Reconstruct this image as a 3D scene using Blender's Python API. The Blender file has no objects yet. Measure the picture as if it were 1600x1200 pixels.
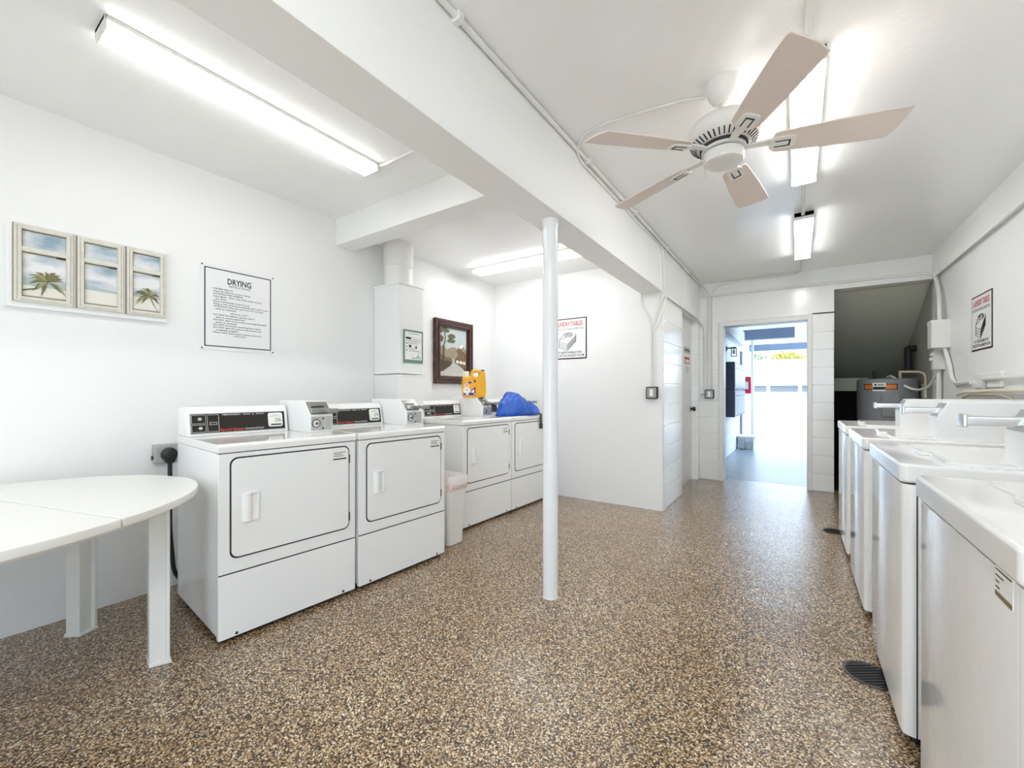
import bpy, bmesh, math, random
from math import radians as R, sin, cos, pi
from mathutils import Matrix, Vector, noise
random.seed(7)
SC = bpy.context.scene
COL = SC.collection

# ------------------------------------------------------------------ materials
MATS = {}
def nodes(m):
    m.use_nodes = True
    return m.node_tree.nodes, m.node_tree.links, m.node_tree.nodes['Principled BSDF']
def mat(name, col, rough=.5, metal=0., bump=0., bscale=40., coat=0., emit=0., spec=.5, var=0., vscale=3., bdist=.01, trans=0.):
    m = bpy.data.materials.new(name); N, L, b = nodes(m)
    c = (col[0], col[1], col[2], 1)
    b.inputs['Base Color'].default_value = c
    b.inputs['Roughness'].default_value = rough
    b.inputs['Metallic'].default_value = metal
    b.inputs['Specular IOR Level'].default_value = spec
    if coat: b.inputs['Coat Weight'].default_value = coat; b.inputs['Coat Roughness'].default_value = .05
    if trans: b.inputs['Transmission Weight'].default_value = trans
    if emit:
        b.inputs['Emission Color'].default_value = c; b.inputs['Emission Strength'].default_value = emit
    tc = N.new('ShaderNodeTexCoord')
    if bump:
        n = N.new('ShaderNodeTexNoise'); n.inputs['Scale'].default_value = bscale; n.inputs['Detail'].default_value = 4
        L.new(tc.outputs['Object'], n.inputs['Vector'])
        bp = N.new('ShaderNodeBump'); bp.inputs['Strength'].default_value = bump; bp.inputs['Distance'].default_value = bdist
        L.new(n.outputs['Fac'], bp.inputs['Height']); L.new(bp.outputs['Normal'], b.inputs['Normal'])
    if var:
        n2 = N.new('ShaderNodeTexNoise'); n2.inputs['Scale'].default_value = vscale; n2.inputs['Detail'].default_value = 5
        L.new(tc.outputs['Object'], n2.inputs['Vector'])
        mx = N.new('ShaderNodeMixRGB'); mx.inputs[1].default_value = c
        mx.inputs[2].default_value = (c[0]*(1-var), c[1]*(1-var), c[2]*(1-var), 1)
        L.new(n2.outputs['Fac'], mx.inputs[0]); L.new(mx.outputs[0], b.inputs['Base Color'])
    MATS[name] = m
    return m
wall_m = mat('white_wall_paint', (.86,.865,.86), .45, bump=.12, bscale=14, bdist=.004)
ceil_m = mat('gloss_ceiling_paint', (.90,.905,.90), .17, bump=.4, bscale=34, bdist=.003)
beam_m = mat('beam_paint', (.89,.895,.885), .35, bump=.15, bscale=10, bdist=.004)
block_m = mat('block_paint', (.85,.855,.84), .17, bump=.10, bscale=30, bdist=.002)
enamel_m = mat('white_enamel', (.88,.89,.885), .16, coat=.3, bump=.03, bscale=3.0, bdist=.02)
wavy_m = mat('wavy_enamel', (.88,.885,.885), .11, coat=.3, bump=.18, bscale=5.5, bdist=.012)
enamel2_m = mat('console_enamel', (.88,.885,.88), .28)
lid_m = mat('lid_enamel', (.85,.845,.83), .13, coat=.3)
seam_m = mat('dark_seam', (.03,.03,.03), .7)
resin_m = mat('table_resin', (.82,.82,.79), .25, bump=.04, bscale=60, bdist=.001)
black_m = mat('black_plastic', (.012,.012,.013), .35)
blackgloss_m = mat('black_panel', (.012,.010,.008), .12)
rubber_m = mat('black_rubber', (.02,.02,.02), .6)
chrome_m = mat('chrome', (.75,.75,.75), .18, 1)
slide_m = mat('dull_slide_steel', (.36,.36,.35), .32, .85)
steel_m = mat('brushed_steel', (.55,.55,.53), .35, .9)
greymet_m = mat('grey_metal', (.52,.53,.52), .45, .5)
cond_m = mat('painted_conduit', (.80,.80,.77), .35)
fan_m = mat('fan_white', (.80,.79,.75), .3)
blade_m = mat('bleached_blade', (.80,.69,.62), .4, var=.06, vscale=9)
LENS = {e: mat('lamp_lens_%d'%i, (1,.995,.98), .4, emit=e) for i, e in enumerate((4.6, 7.5, 11.0, 21.0))}   # emission tuned per fixture to even out the room's brightness
fix_m = mat('fixture_white', (.82,.82,.80), .35)
post_m = mat('post_paint', (.83,.84,.85), .2, coat=.2)
trash_m = mat('bin_plastic', (.80,.80,.77), .4)
liner_m = mat('bin_liner', (.88,.82,.80), .35, bump=.3, bscale=30, bdist=.01)
band_m = mat('liner_pink', (.88,.70,.65), .4, bump=.3, bscale=30, bdist=.01)
wood_m = mat('dark_mahogany', (.075,.018,.010), .25, coat=.3, var=.6, vscale=14)
jug_m = mat('jug_orange', (.84,.43,.02), .3)
cream_m = mat('cream', (.85,.82,.70), .4)
purple_m = mat('purple_print', (.10,.03,.25), .4)
pinkred_m = mat('emblem_pink', (.80,.35,.33), .4)
maroon_m = mat('maroon_print', (.13,.02,.06), .4)
white_m = mat('white_print', (.86,.86,.86), .4)
signw_m = mat('sign_white', (.84,.85,.85), .3)
ink_m = mat('ink_navy', (.02,.025,.06), .5)
inkb_m = mat('ink_black', (.015,.015,.015), .5)
inkg_m = mat('ink_grey', (.20,.21,.21), .5)
red_m = mat('ink_red', (.50,.035,.03), .5)
redl_m = mat('ink_bright_red', (.75,.05,.03), .5)
green_m = mat('poster_green', (.13,.25,.20), .4)
stick_m = mat('sticker_paper', (.84,.84,.79), .4)
gold_m = mat('gold_strip', (.20,.15,.06), .4)
blue_m = mat('blue_fabric', (.012,.10,.50), .36, bump=.35, bscale=26, bdist=.012)
heater_m = mat('heater_grey', (.26,.27,.285), .4)
orange_m = mat('orange_label', (.75,.22,.03), .4)
nichew_m = mat('niche_shade_black', (.018,.018,.016), .8)  # near-black puts the niche's deep shade into the colour; reused for drain pans
slope_m = mat('olive_grey_paint', (.70,.71,.61), .8)
brass_m = mat('aged_copper', (.58,.50,.36), .4, .4)
pipe_m = mat('cream_pipe', (.75,.70,.58), .4)
frame_m = mat('door_frame_paint', (.78,.78,.75), .35)
door_m = mat('door_paint', (.80,.805,.79), .3)
outwall_m = mat('outdoor_white', (.82,.83,.84), .6)
slate_m = mat('slate_blue', (.22,.28,.38), .5)  # even slate blue for the corridor beams and wall strip
mail_m = mat('mailbox_slate', (.055,.08,.13), .4)
mailf_m = mat('mailbox_door_slate', (.22,.27,.36), .3)
redcab_m = mat('cabinet_red', (.60,.025,.05), .35)
conc_m = mat('corridor_concrete', (.33,.40,.45), .3, bump=.3, bscale=7, bdist=.012, var=.25, vscale=5)
ground_m = mat('pale_ground', (.40,.40,.38), .8, var=.1)
vinyl_m = mat('fence_vinyl', (.36,.37,.38), .5)
shing_m = mat('pale_roof', (.46,.46,.45), .7)
glassd_m = mat('far_window', (.25,.28,.32), .2)
trunk_m = mat('bark', (.16,.11,.07), .8)
leaf_m = mat('yellow_green_leaf', (.55,.50,.13), .6, var=.4, vscale=2)
leaf2_m = mat('green_leaf', (.22,.30,.14), .6, var=.4, vscale=2)
grey_plug_m = mat('outlet_grey', (.48,.50,.48), .45, .3)
switchp_m = mat('switch_plate', (.36,.36,.34), .4, .5)
cable_m = mat('white_cable', (.78,.78,.74), .45)
paleframe_m = mat('distressed_frame', (.80,.78,.69), .6, var=.30, vscale=30, bump=.4, bscale=50, bdist=.003)
grime_m = mat('frame_grime', (.24,.20,.13), .8)
sand_m = mat('print_sand', (.78,.76,.68), .5)
sea_m = mat('print_sea', (.42,.50,.50), .5)
palm_m = mat('print_palm', (.17,.16,.07), .5)
palm2_m = mat('print_palm_light', (.36,.33,.14), .5)
hill_m = mat('paint_hill', (.25,.17,.09), .5, var=.5, vscale=40)
hill2_m = mat('paint_hill_pale', (.42,.35,.24), .5, var=.4, vscale=40)
hill3_m = mat('paint_hill_dark', (.12,.085,.04), .5, var=.6, vscale=60)
path_m = mat('paint_path', (.62,.62,.57), .5, var=.25, vscale=40)
psky_m = mat('paint_sky', (.60,.66,.66), .5, var=.2, vscale=14)
ptree_m = mat('paint_foliage', (.13,.15,.07), .5, var=.5, vscale=60)
newsp_m = mat('paper_grey', (.6,.6,.6), .6, var=.4, vscale=12)
tub_m = mat('tub_plastic', (.70,.72,.75), .4)

def sky_print():
    m = bpy.data.materials.new('print_sky'); N, L, b = nodes(m)
    b.inputs['Roughness'].default_value = .5
    tc = N.new('ShaderNodeTexCoord'); mp = N.new('ShaderNodeMapping'); mp.inputs['Scale'].default_value = (5, 5, 13)
    n = N.new('ShaderNodeTexNoise'); n.inputs['Scale'].default_value = 1; n.inputs['Detail'].default_value = 6
    r = N.new('ShaderNodeValToRGB'); e = r.color_ramp.elements
    e[0].position = .36; e[0].color = (.26,.37,.46,1); e[1].position = .58; e[1].color = (.78,.79,.80,1)
    L.new(tc.outputs['Object'], mp.inputs['Vector']); L.new(mp.outputs[0], n.inputs['Vector'])
    L.new(n.outputs['Fac'], r.inputs[0]); L.new(r.outputs[0], b.inputs['Base Color'])
    return m
psk_m = sky_print()

def flake_floor():
    m = bpy.data.materials.new('flake_epoxy'); N, L, b = nodes(m)
    tc = N.new('ShaderNodeTexCoord')
    nz = N.new('ShaderNodeTexNoise'); nz.inputs['Scale'].default_value = 60; nz.inputs['Detail'].default_value = 1
    L.new(tc.outputs['Object'], nz.inputs['Vector'])
    ad = N.new('ShaderNodeMixRGB'); ad.blend_type = 'ADD'; ad.inputs[0].default_value = .010
    L.new(tc.outputs['Object'], ad.inputs[1]); L.new(nz.outputs['Color'], ad.inputs[2])
    v = N.new('ShaderNodeTexVoronoi'); v.inputs['Scale'].default_value = 215; v.voronoi_dimensions = '2D'
    L.new(ad.outputs[0], v.inputs['Vector'])
    sp = N.new('ShaderNodeSeparateColor'); L.new(v.outputs['Color'], sp.inputs[0])
    r = N.new('ShaderNodeValToRGB'); r.color_ramp.interpolation = 'CONSTANT'
    st = [(0,(.022,.013,.007)),(.20,(.10,.058,.028)),(.36,(.25,.155,.08)),(.54,(.42,.295,.17)),(.72,(.58,.46,.31)),(.87,(.80,.73,.60)),(.96,(.14,.13,.12))]
    e = r.color_ramp.elements
    e[0].position = 0; e[0].color = st[0][1]+(1,); e[1].position = st[1][0]; e[1].color = st[1][1]+(1,)
    for p, c in st[2:]:
        q = e.new(p); q.color = c+(1,)
    L.new(sp.outputs[0], r.inputs[0])
    n2 = N.new('ShaderNodeTexNoise'); n2.inputs['Scale'].default_value = 1.7; n2.inputs['Detail'].default_value = 3
    L.new(tc.outputs['Object'], n2.inputs['Vector'])
    r2 = N.new('ShaderNodeValToRGB'); r2.color_ramp.elements[0].position = .35; r2.color_ramp.elements[1].position = .7
    r2.color_ramp.elements[0].color = (.80,.72,.62,1); r2.color_ramp.elements[1].color = (.98,.96,.93,1)
    L.new(n2.outputs['Fac'], r2.inputs[0])
    mu = N.new('ShaderNodeMixRGB'); mu.blend_type = 'MULTIPLY'; mu.inputs[0].default_value = 1
    L.new(r.outputs[0], mu.inputs[1]); L.new(r2.outputs[0], mu.inputs[2])
    L.new(mu.outputs[0], b.inputs['Base Color'])
    b.inputs['Roughness'].default_value = .19
    b.inputs['Coat Weight'].default_value = .35; b.inputs['Coat Roughness'].default_value = .10
    bp = N.new('ShaderNodeBump'); bp.inputs['Strength'].default_value = .25; bp.inputs['Distance'].default_value = .002
    L.new(v.outputs['Distance'], bp.inputs['Height'])
    n3 = N.new('ShaderNodeTexNoise'); n3.inputs['Scale'].default_value = 7; n3.inputs['Detail'].default_value = 3
    L.new(tc.outputs['Object'], n3.inputs['Vector'])
    bp2 = N.new('ShaderNodeBump'); bp2.inputs['Strength'].default_value = .25; bp2.inputs['Distance'].default_value = .01
    L.new(n3.outputs['Fac'], bp2.inputs['Height']); L.new(bp.outputs['Normal'], bp2.inputs['Normal'])
    L.new(bp2.outputs['Normal'], b.inputs['Normal']); L.new(bp2.outputs['Normal'], b.inputs['Coat Normal'])
    return m
floor_m = flake_floor()

# ------------------------------------------------------------------ mesh builder
class MB:
    def __init__(s): s.bm = bmesh.new(); s.mats = []; s.M = Matrix.Identity(4)
    def mi(s, m):
        if m is None: return 0
        if m not in s.mats: s.mats.append(m)
        return s.mats.index(m)
    def add(s, t, m=None, M=None):
        i = s.mi(m)
        for f in t.faces: f.material_index = i
        bmesh.ops.transform(t, matrix=(s.M @ M) if M else s.M, verts=t.verts)
        me = bpy.data.meshes.new('t'); t.to_mesh(me); t.free(); s.bm.from_mesh(me); bpy.data.meshes.remove(me)
        return s
    def box(s, x0, x1, y0, y1, z0, z1, bev=0., seg=2, m=None, M=None):
        t = bmesh.new(); bmesh.ops.create_cube(t, size=1)
        bmesh.ops.transform(t, matrix=Matrix.Translation(((x0+x1)/2,(y0+y1)/2,(z0+z1)/2)) @ Matrix.Diagonal((abs(x1-x0),abs(y1-y0),abs(z1-z0),1)), verts=t.verts)
        if bev: bmesh.ops.bevel(t, geom=t.edges[:], offset=bev, segments=seg, profile=.5, affect='EDGES')
        return s.add(t, m, M)
    def prism(s, pts, axis, a0, a1, bev=0., seg=2, m=None, M=None):
        """extrude 2-D outline: axis 'x' pts=(y,z); 'y' pts=(x,z); 'z' pts=(x,y)"""
        t = bmesh.new()
        def P(p, a): return {'x': (a,p[0],p[1]), 'y': (p[0],a,p[1]), 'z': (p[0],p[1],a)}[axis]
        v0 = [t.verts.new(P(p,a0)) for p in pts]; v1 = [t.verts.new(P(p,a1)) for p in pts]
        f0 = t.faces.new(v0); f1 = t.faces.new(v1[::-1]); n = len(pts)
        for i in range(n): t.faces.new((v0[i], v1[i], v1[(i+1)%n], v0[(i+1)%n]))
        bmesh.ops.recalc_face_normals(t, faces=t.faces[:])
        if bev:
            ed = [e for e in t.edges if len(e.link_faces)==2 and e.calc_face_angle(0) > R(25)]
            bmesh.ops.bevel(t, geom=ed, offset=bev, segments=seg, profile=.5, affect='EDGES')
        return s.add(t, m, M)
    def poly(s, pts3, m=None, M=None):
        t = bmesh.new(); t.faces.new([t.verts.new(p) for p in pts3]); return s.add(t, m, M)
    def lathe(s, prof, c=(0,0,0), n=32, m=None, M=None, ang=2*pi):
        t = bmesh.new(); rows = []
        for r, z in prof:
            if r < 1e-6: rows.append([t.verts.new((c[0],c[1],c[2]+z))])
            else: rows.append([t.verts.new((c[0]+r*cos(2*pi*k/n), c[1]+r*sin(2*pi*k/n), c[2]+z)) for k in range(n)])
        for a, b in zip(rows, rows[1:]):
            for k in range(n):
                A = [a[k%len(a)], a[(k+1)%len(a)], b[(k+1)%len(b)], b[k%len(b)]]
                A = list(dict.fromkeys(A))
                if len(A) > 2:
                    try: t.faces.new(A)
                    except ValueError: pass
        for rw in (rows[0], rows[-1]):
            if len(rw) > 2:
                try: t.faces.new(rw)
                except ValueError: pass
        bmesh.ops.recalc_face_normals(t, faces=t.faces[:])
        return s.add(t, m, M)
    def tube(s, pts, r, n=10, fil=0., m=None, M=None, fs=5):
        P = [Vector(p) for p in pts]
        if fil and len(P) > 2:
            Q = [P[0]]
            for i in range(1, len(P)-1):
                a, b, c = P[i-1], P[i], P[i+1]
                d = min(fil, (a-b).length*.48, (c-b).length*.48)
                p0 = b+(a-b).normalized()*d; p1 = b+(c-b).normalized()*d
                for k in range(fs+1):
                    u = k/fs; Q.append(p0*(1-u)**2 + b*2*u*(1-u) + p1*u*u)
            Q.append(P[-1]); P = Q
        t = bmesh.new(); rows = []; up = None
        for i, p in enumerate(P):
            tg = (P[min(i+1,len(P)-1)] - P[max(i-1,0)]).normalized()
            if up is None: up = Vector((0,0,1)) if abs(tg.z) < .9 else Vector((1,0,0))
            sd = tg.cross(up).normalized(); up = sd.cross(tg).normalized()
            rr = r[i] if isinstance(r, (list,tuple)) else r
            rows.append([t.verts.new(p + sd*rr*cos(2*pi*k/n) + up*rr*sin(2*pi*k/n)) for k in range(n)])
        for a, b in zip(rows, rows[1:]):
            for k in range(n): t.faces.new((a[k], a[(k+1)%n], b[(k+1)%n], b[k]))
        t.faces.new(rows[0][::-1]); t.faces.new(rows[-1])
        bmesh.ops.recalc_face_normals(t, faces=t.faces[:])
        return s.add(t, m, M)
    def text(s, txt, x, z, y, h, w=None, align='CENTER', m=None, bold=0.):
        """flat lettering on a vertical face: x right, z up (baseline), at depth y facing -y"""
        cu = bpy.data.curves.new('f', 'FONT'); cu.body = txt; cu.size = 1; cu.resolution_u = 2; cu.offset = bold
        ob = bpy.data.objects.new('f', cu); COL.objects.link(ob)
        dg = bpy.context.evaluated_depsgraph_get(); me = bpy.data.meshes.new_from_object(ob.evaluated_get(dg))
        bpy.data.objects.remove(ob); bpy.data.curves.remove(cu)
        if not me.vertices: return s
        xs = [v.co.x for v in me.vertices]; W = max(xs)-min(xs); mn = min(xs)
        k = h/.7; kx = k if w is None else w/W
        if w is not None and align == 'LEFT' and kx > k*1.25: kx = k*1.25
        ox = {'CENTER': -W*kx/2, 'LEFT': 0, 'RIGHT': -W*kx}[align]
        t = bmesh.new(); t.from_mesh(me); bpy.data.meshes.remove(me)
        for v in t.verts: v.co = (x + ox + (v.co.x-mn)*kx, y, z + v.co.y*k)
        bmesh.ops.recalc_face_normals(t, faces=t.faces[:])
        if t.faces and sum(f.normal.y for f in t.faces) > 0: bmesh.ops.reverse_faces(t, faces=t.faces[:])
        return s.add(t, m)
    def build(s, name, m=None, parent=None, smooth=True, ang=38, loc=None, rotz=0.):
        me = bpy.data.meshes.new(name); s.bm.to_mesh(me); s.bm.free()
        if s.mats and m is None:
            for x in s.mats: me.materials.append(x)
        else:
            me.materials.append(m)
        if smooth and len(me.polygons):
            me.polygons.foreach_set('use_smooth', [True]*len(me.polygons)); me.set_sharp_from_angle(angle=R(ang))
        o = bpy.data.objects.new(name, me); COL.objects.link(o)
        if smooth and ang < 60 and len(me.polygons) > 12:
            wn = o.modifiers.new('normals', 'WEIGHTED_NORMAL'); wn.keep_sharp = True
        if parent: o.parent = parent
        if loc is not None: o.location = loc
        if rotz: o.rotation_euler = (0,0,rotz)
        return o
def rrect(x0, x1, z0, z1, r, n=6):
    P = []
    for cx, cz, a in ((x1-r,z1-r,0),(x0+r,z1-r,90),(x0+r,z0+r,180),(x1-r,z0+r,270)):
        for k in range(n+1):
            t = R(a+90*k/n); P.append((cx+r*cos(t), cz+r*sin(t)))
    return P
def thing(name, label, cat, loc=(0,0,0), rz=0., group=None):
    o = bpy.data.objects.new(name, None); COL.objects.link(o); o.location = loc; o.rotation_euler = (0,0,rz)
    o.empty_display_size = .1
    o['label'] = label; o['category'] = cat
    if group: o['group'] = group
    return o
def tag(o, label, cat, group=None, kind=None):
    o['label'] = label; o['category'] = cat
    if group: o['group'] = group
    if kind: o['kind'] = kind
    return o
def struct(name, mb, m=None, **k):
    o = mb.build(name, m, **k); o['kind'] = 'structure'; return o

# ------------------------------------------------------------------ the room (right wall x=1.22, left wall x=-3.117, far wall y=6.11)
XL, XR, YF, YA, YB = -3.117, 1.22, 6.11, 4.217, -2.7
ZR, ZL, ZA = 2.61, 2.58, 2.49          # ceilings: right bay, left bay, back of left bay
struct('floor', MB().box(XL-.15, XR+.15, YB-.15, YF+.18, -.12, 0), floor_m, smooth=False)
struct('ceiling', MB().box(-1.2, XR+.15, YB-.15, YF+.18, ZR, ZR+.2), ceil_m, smooth=False)
struct('ceiling', MB().box(XL-.15, -1.2, YB-.15, 2.1, ZL, ZL+.23), ceil_m, smooth=False)
struct('ceiling', MB().box(XL-.15, -1.2, 2.1, YA+.2, ZA, ZA+.32), ceil_m, smooth=False)
struct('wall_left', MB().box(XL-.15, XL, YB-.15, YA+.15, 0, 2.8), wall_m, smooth=False)
mb = MB(); mb.box(XL-.15, -1.05, YB-.15, YB, 0, 2.8); mb.box(1.0, XR+.15, YB-.15, YB, 0, 2.8); mb.box(-1.05, 1.0, YB-.15, YB, 2.35, 2.8)  # wide opening behind the viewer, added to let daylight fill the room
struct('wall_back', mb, wall_m, smooth=False)
struct('ground', MB().box(-30, 30, -40, YB-.15, -.2, -.02), mat('pale_paving', (.72,.71,.68), .8, var=.1), smooth=False)  # unseen paving outside that opening, pale to bounce daylight up inside
struct('wall_right', MB().box(XR, XR+.15, YB, 8.6, 0, 2.8), wall_m, smooth=False)
# end wall of the dryer bay
mb = MB(); mb.prism([(XL,YA),(-1.10,YA),(-1.089,YA+.003),(-1.084,YA+.014),(-1.084,YA+.13),(XL,YA+.13)], 'z', 0, 2.8)
struct('wall_alcove', mb, wall_m)
# block pier + wall with the side door recess
def courses(mb, x0, x1, y0, y1, z0, z1, h=.2087, b=.005):
    z = z0
    while z < z1-.01:
        zt = min(z+h, z1)
        mb.box(x0, x1, y0, y1, z+.003, zt-.003, b, 2); z = zt
    e = .006
    mb.box(x0+e, x1-e, y0+e, y1-e, z0, z1)
    return mb
mb = MB(); courses(mb, -1.30, -1.083, YA+.02, 5.05, 0, 1.8783+.2087); mb.box(-1.30, -1.083, YA+.02, 5.05, 2.087, ZR); struct('wall_pier', mb, block_m)
mb = MB(); mb.box(-1.30, -1.083, 5.05, 5.985, 2.105, ZR); struct('wall_header', mb, wall_m, smooth=False)
mb = MB(); courses(mb, -1.30, -1.083, 5.985, YF, 0, 2.087); mb.box(-1.30, -1.083, 5.985, YF, 2.087, ZR); struct('wall_jamb', mb, block_m)
# far wall: left strip, over the door, strip right of the door, over the niche
mb = MB(); courses(mb, -1.30, -.85, YF, YF+.17, 0, 2.087); courses(mb, .148, .356, YF, YF+.17, 0, 2.087-.2087+.0)
mb.box(-1.30, .356, YF, YF+.17, 2.087, ZR); mb.box(.148, .356, YF, YF+.17, 1.8783, 2.10)
mb.box(.356, XR, YF, YF+.17, 2.355, ZR)
struct('wall_far', mb, block_m)
# beams and soffit
struct('trim_1', MB().box(-1.29, -1.083, YB, YA+.02, 2.147, ZR+.05, .006), beam_m)
struct('trim_2', MB().box(XL, -1.285, 2.02, 2.195, 2.365, ZL+.05, .005), beam_m)
struct('trim_3', MB().prism([(1.172,2.36),(1.172,ZR+.02),(XR,ZR+.02),(XR,2.385)], 'y', YB, YF), beam_m, smooth=False)
# doorway frame
mb = MB()
for x0, x1 in ((-.852,-.795),(.100,.150)): mb.box(x0, x1, YF-.022, YF+.19, 0, 2.085, .006)
mb.box(-.849, .147, YF-.0205, YF+.188, 2.027, 2.083, .006)
struct('trim_4', mb, frame_m)
# side door
dr = struct('door_1', MB().box(-1.20, -1.16, 5.06, 5.975, .012, 2.06, .003), door_m)
mb = MB(); mb.box(-1.22, -1.155, 5.05, 5.985, 2.06, 2.105, .003); struct('trim_5', mb, frame_m)
MB().lathe([(0,.062),(.02,.061),(.029,.05),(.03,.035),(.022,.022),(.013,.015),(.013,.004),(.033,.004),(.033,0),(0,0)], n=20,
    M=Matrix.Translation((-1.16,5.9,.945)) @ Matrix.Rotation(R(90),4,'Y')).build('door_knob', black_m, dr)['label'] = 'black round door knob'
for z0, z1, y0, y1, m_, nm in ((1.66,1.735,5.50,5.84,greymet_m,'door_sign'),(1.53,1.61,5.54,5.80,red_m,'door_sign'),(1.40,1.50,5.56,5.80,signw_m,'door_sign')):
    mb = MB(); mb.M = Matrix.Translation((-1.159,0,0)) @ Matrix.Rotation(R(90),4,'Z')
    mb.box(y0, y1, -.004, 0, z0, z1, m=m_)
    if m_ is greymet_m: [mb.box(y0+.03+.04*q_, y0+.06+.04*q_, -.0045, 0, z0+.025, z0+.050, m=inkb_m) for q_ in range(7)]
    elif m_ is red_m: mb.box(y0+.02, y1-.02, -.0045, 0, z0+.012, z1-.03, m=signw_m)
    else:
        for k in range(4): mb.box(y0+.03, y1-.03, -.0045, 0, z0+.015+k*.02, z0+.022+k*.02, m=inkg_m)
    mb.build(nm, None, dr)
# niche behind the far wall (under a stair)
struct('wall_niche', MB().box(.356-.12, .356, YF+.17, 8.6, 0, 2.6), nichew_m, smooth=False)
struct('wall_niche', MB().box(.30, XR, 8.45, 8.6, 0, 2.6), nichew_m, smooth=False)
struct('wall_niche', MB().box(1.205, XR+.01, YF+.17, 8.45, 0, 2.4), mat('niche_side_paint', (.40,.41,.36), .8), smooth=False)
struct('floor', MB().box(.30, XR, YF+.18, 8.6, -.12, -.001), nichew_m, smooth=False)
struct('ceiling', MB().box(.30, XR, YF+.17, 6.36, 2.36, 2.5), slope_m, smooth=False)
struct('ceiling', MB().prism([(6.36,2.36),(8.44,1.27),(8.5,1.27),(8.5,2.5),(6.36,2.5)], 'x', .30, XR), slope_m, smooth=False)
tag(MB().box(.40, .80, 7.42, 7.50, 1.18, 1.36, .006).build('wooden_beam', slope_m), 'grey-green timber beam showing low in the dark niche left of the water heater', 'beam')

# ------------------------------------------------------------------ lights
def strip(label, x0, x1, y0, y1, zc, d=.055, group=None, power=7.5):
    t = thing('strip_light', label, 'ceiling light', ((x0+x1)/2,(y0+y1)/2,zc), group=group)
    hx, hy = (x1-x0)/2, (y1-y0)/2; ln = hx > hy
    m = .0
    # body: pan on the ceiling, end plates, lens wrapped round the tubes
    mb = MB(); mb.box(-hx, hx, -hy, hy, -d*(.62 if power > 10 else .36), .003, .003)
    if ln:
        mb.box(-hx, -hx+.008, -hy, hy, -d, 0, .002); mb.box(hx-.008, hx, -hy, hy, -d, 0, .002)
    else:
        mb.box(-hx, hx, -hy, -hy+.008, -d, 0, .002); mb.box(-hx, hx, hy-.008, hy, -d, 0, .002)
    mb.build('housing', fix_m, t)
    mb = MB(); w = (hy if ln else hx)-.004; L = (hx if ln else hy)-.009
    pr = [(-w,-d*.3),(-w,-d+.014),(-w+.012,-d),(w-.012,-d),(w,-d+.014),(w,-d*.3)]
    mb.prism(pr, 'x' if ln else 'y', -L, L)
    mb.build('lens', LENS[power], t)
    return t
G='fluorescent strip lights on the ceilings'
strip('long strip light on the low ceiling above the beach picture and front dryers', -2.265, -2.13, .435, 1.67, ZL, .05, G, 4.6)
strip('strip light running crosswise near the end wall of the dryer bay', -2.87, -1.60, 3.46, 3.625, ZA, .05, G)
strip('strip light directly behind the ceiling fan', -.03, .105, 2.16, 3.40, ZR, .06, G, 11.0)
strip('strip light nearest the open doorway', -.02, .115, 4.08, 5.30, ZR, .06, G, 11.0)
# unseen lamps of the same kind, added behind the viewer to brighten the room
strip('strip light over the washer aisle behind the viewer', -.03, .105, -1.3, -.06, ZR, .06, G, 21.0)
strip('strip light over the table end of the dryer bay behind the viewer', -2.265, -2.13, -1.75, -.5, ZL, .05, G, 7.5)

# ------------------------------------------------------------------ support post
mb = MB(); mb.lathe([(.046,0),(.0445,.012),(.0435,.02),(.0435,1.30),(.045,1.31),(.045,1.33),(.0435,1.34),(.0435,1.98),(.0455,2.0),(.0455,2.1),(.049,2.135),(.055,2.149)], n=36)
tag(mb.build('support_post', post_m, loc=(-1.165,2.103,0)), 'white round steel post standing from the floor to the ceiling beam', 'post')

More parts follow.
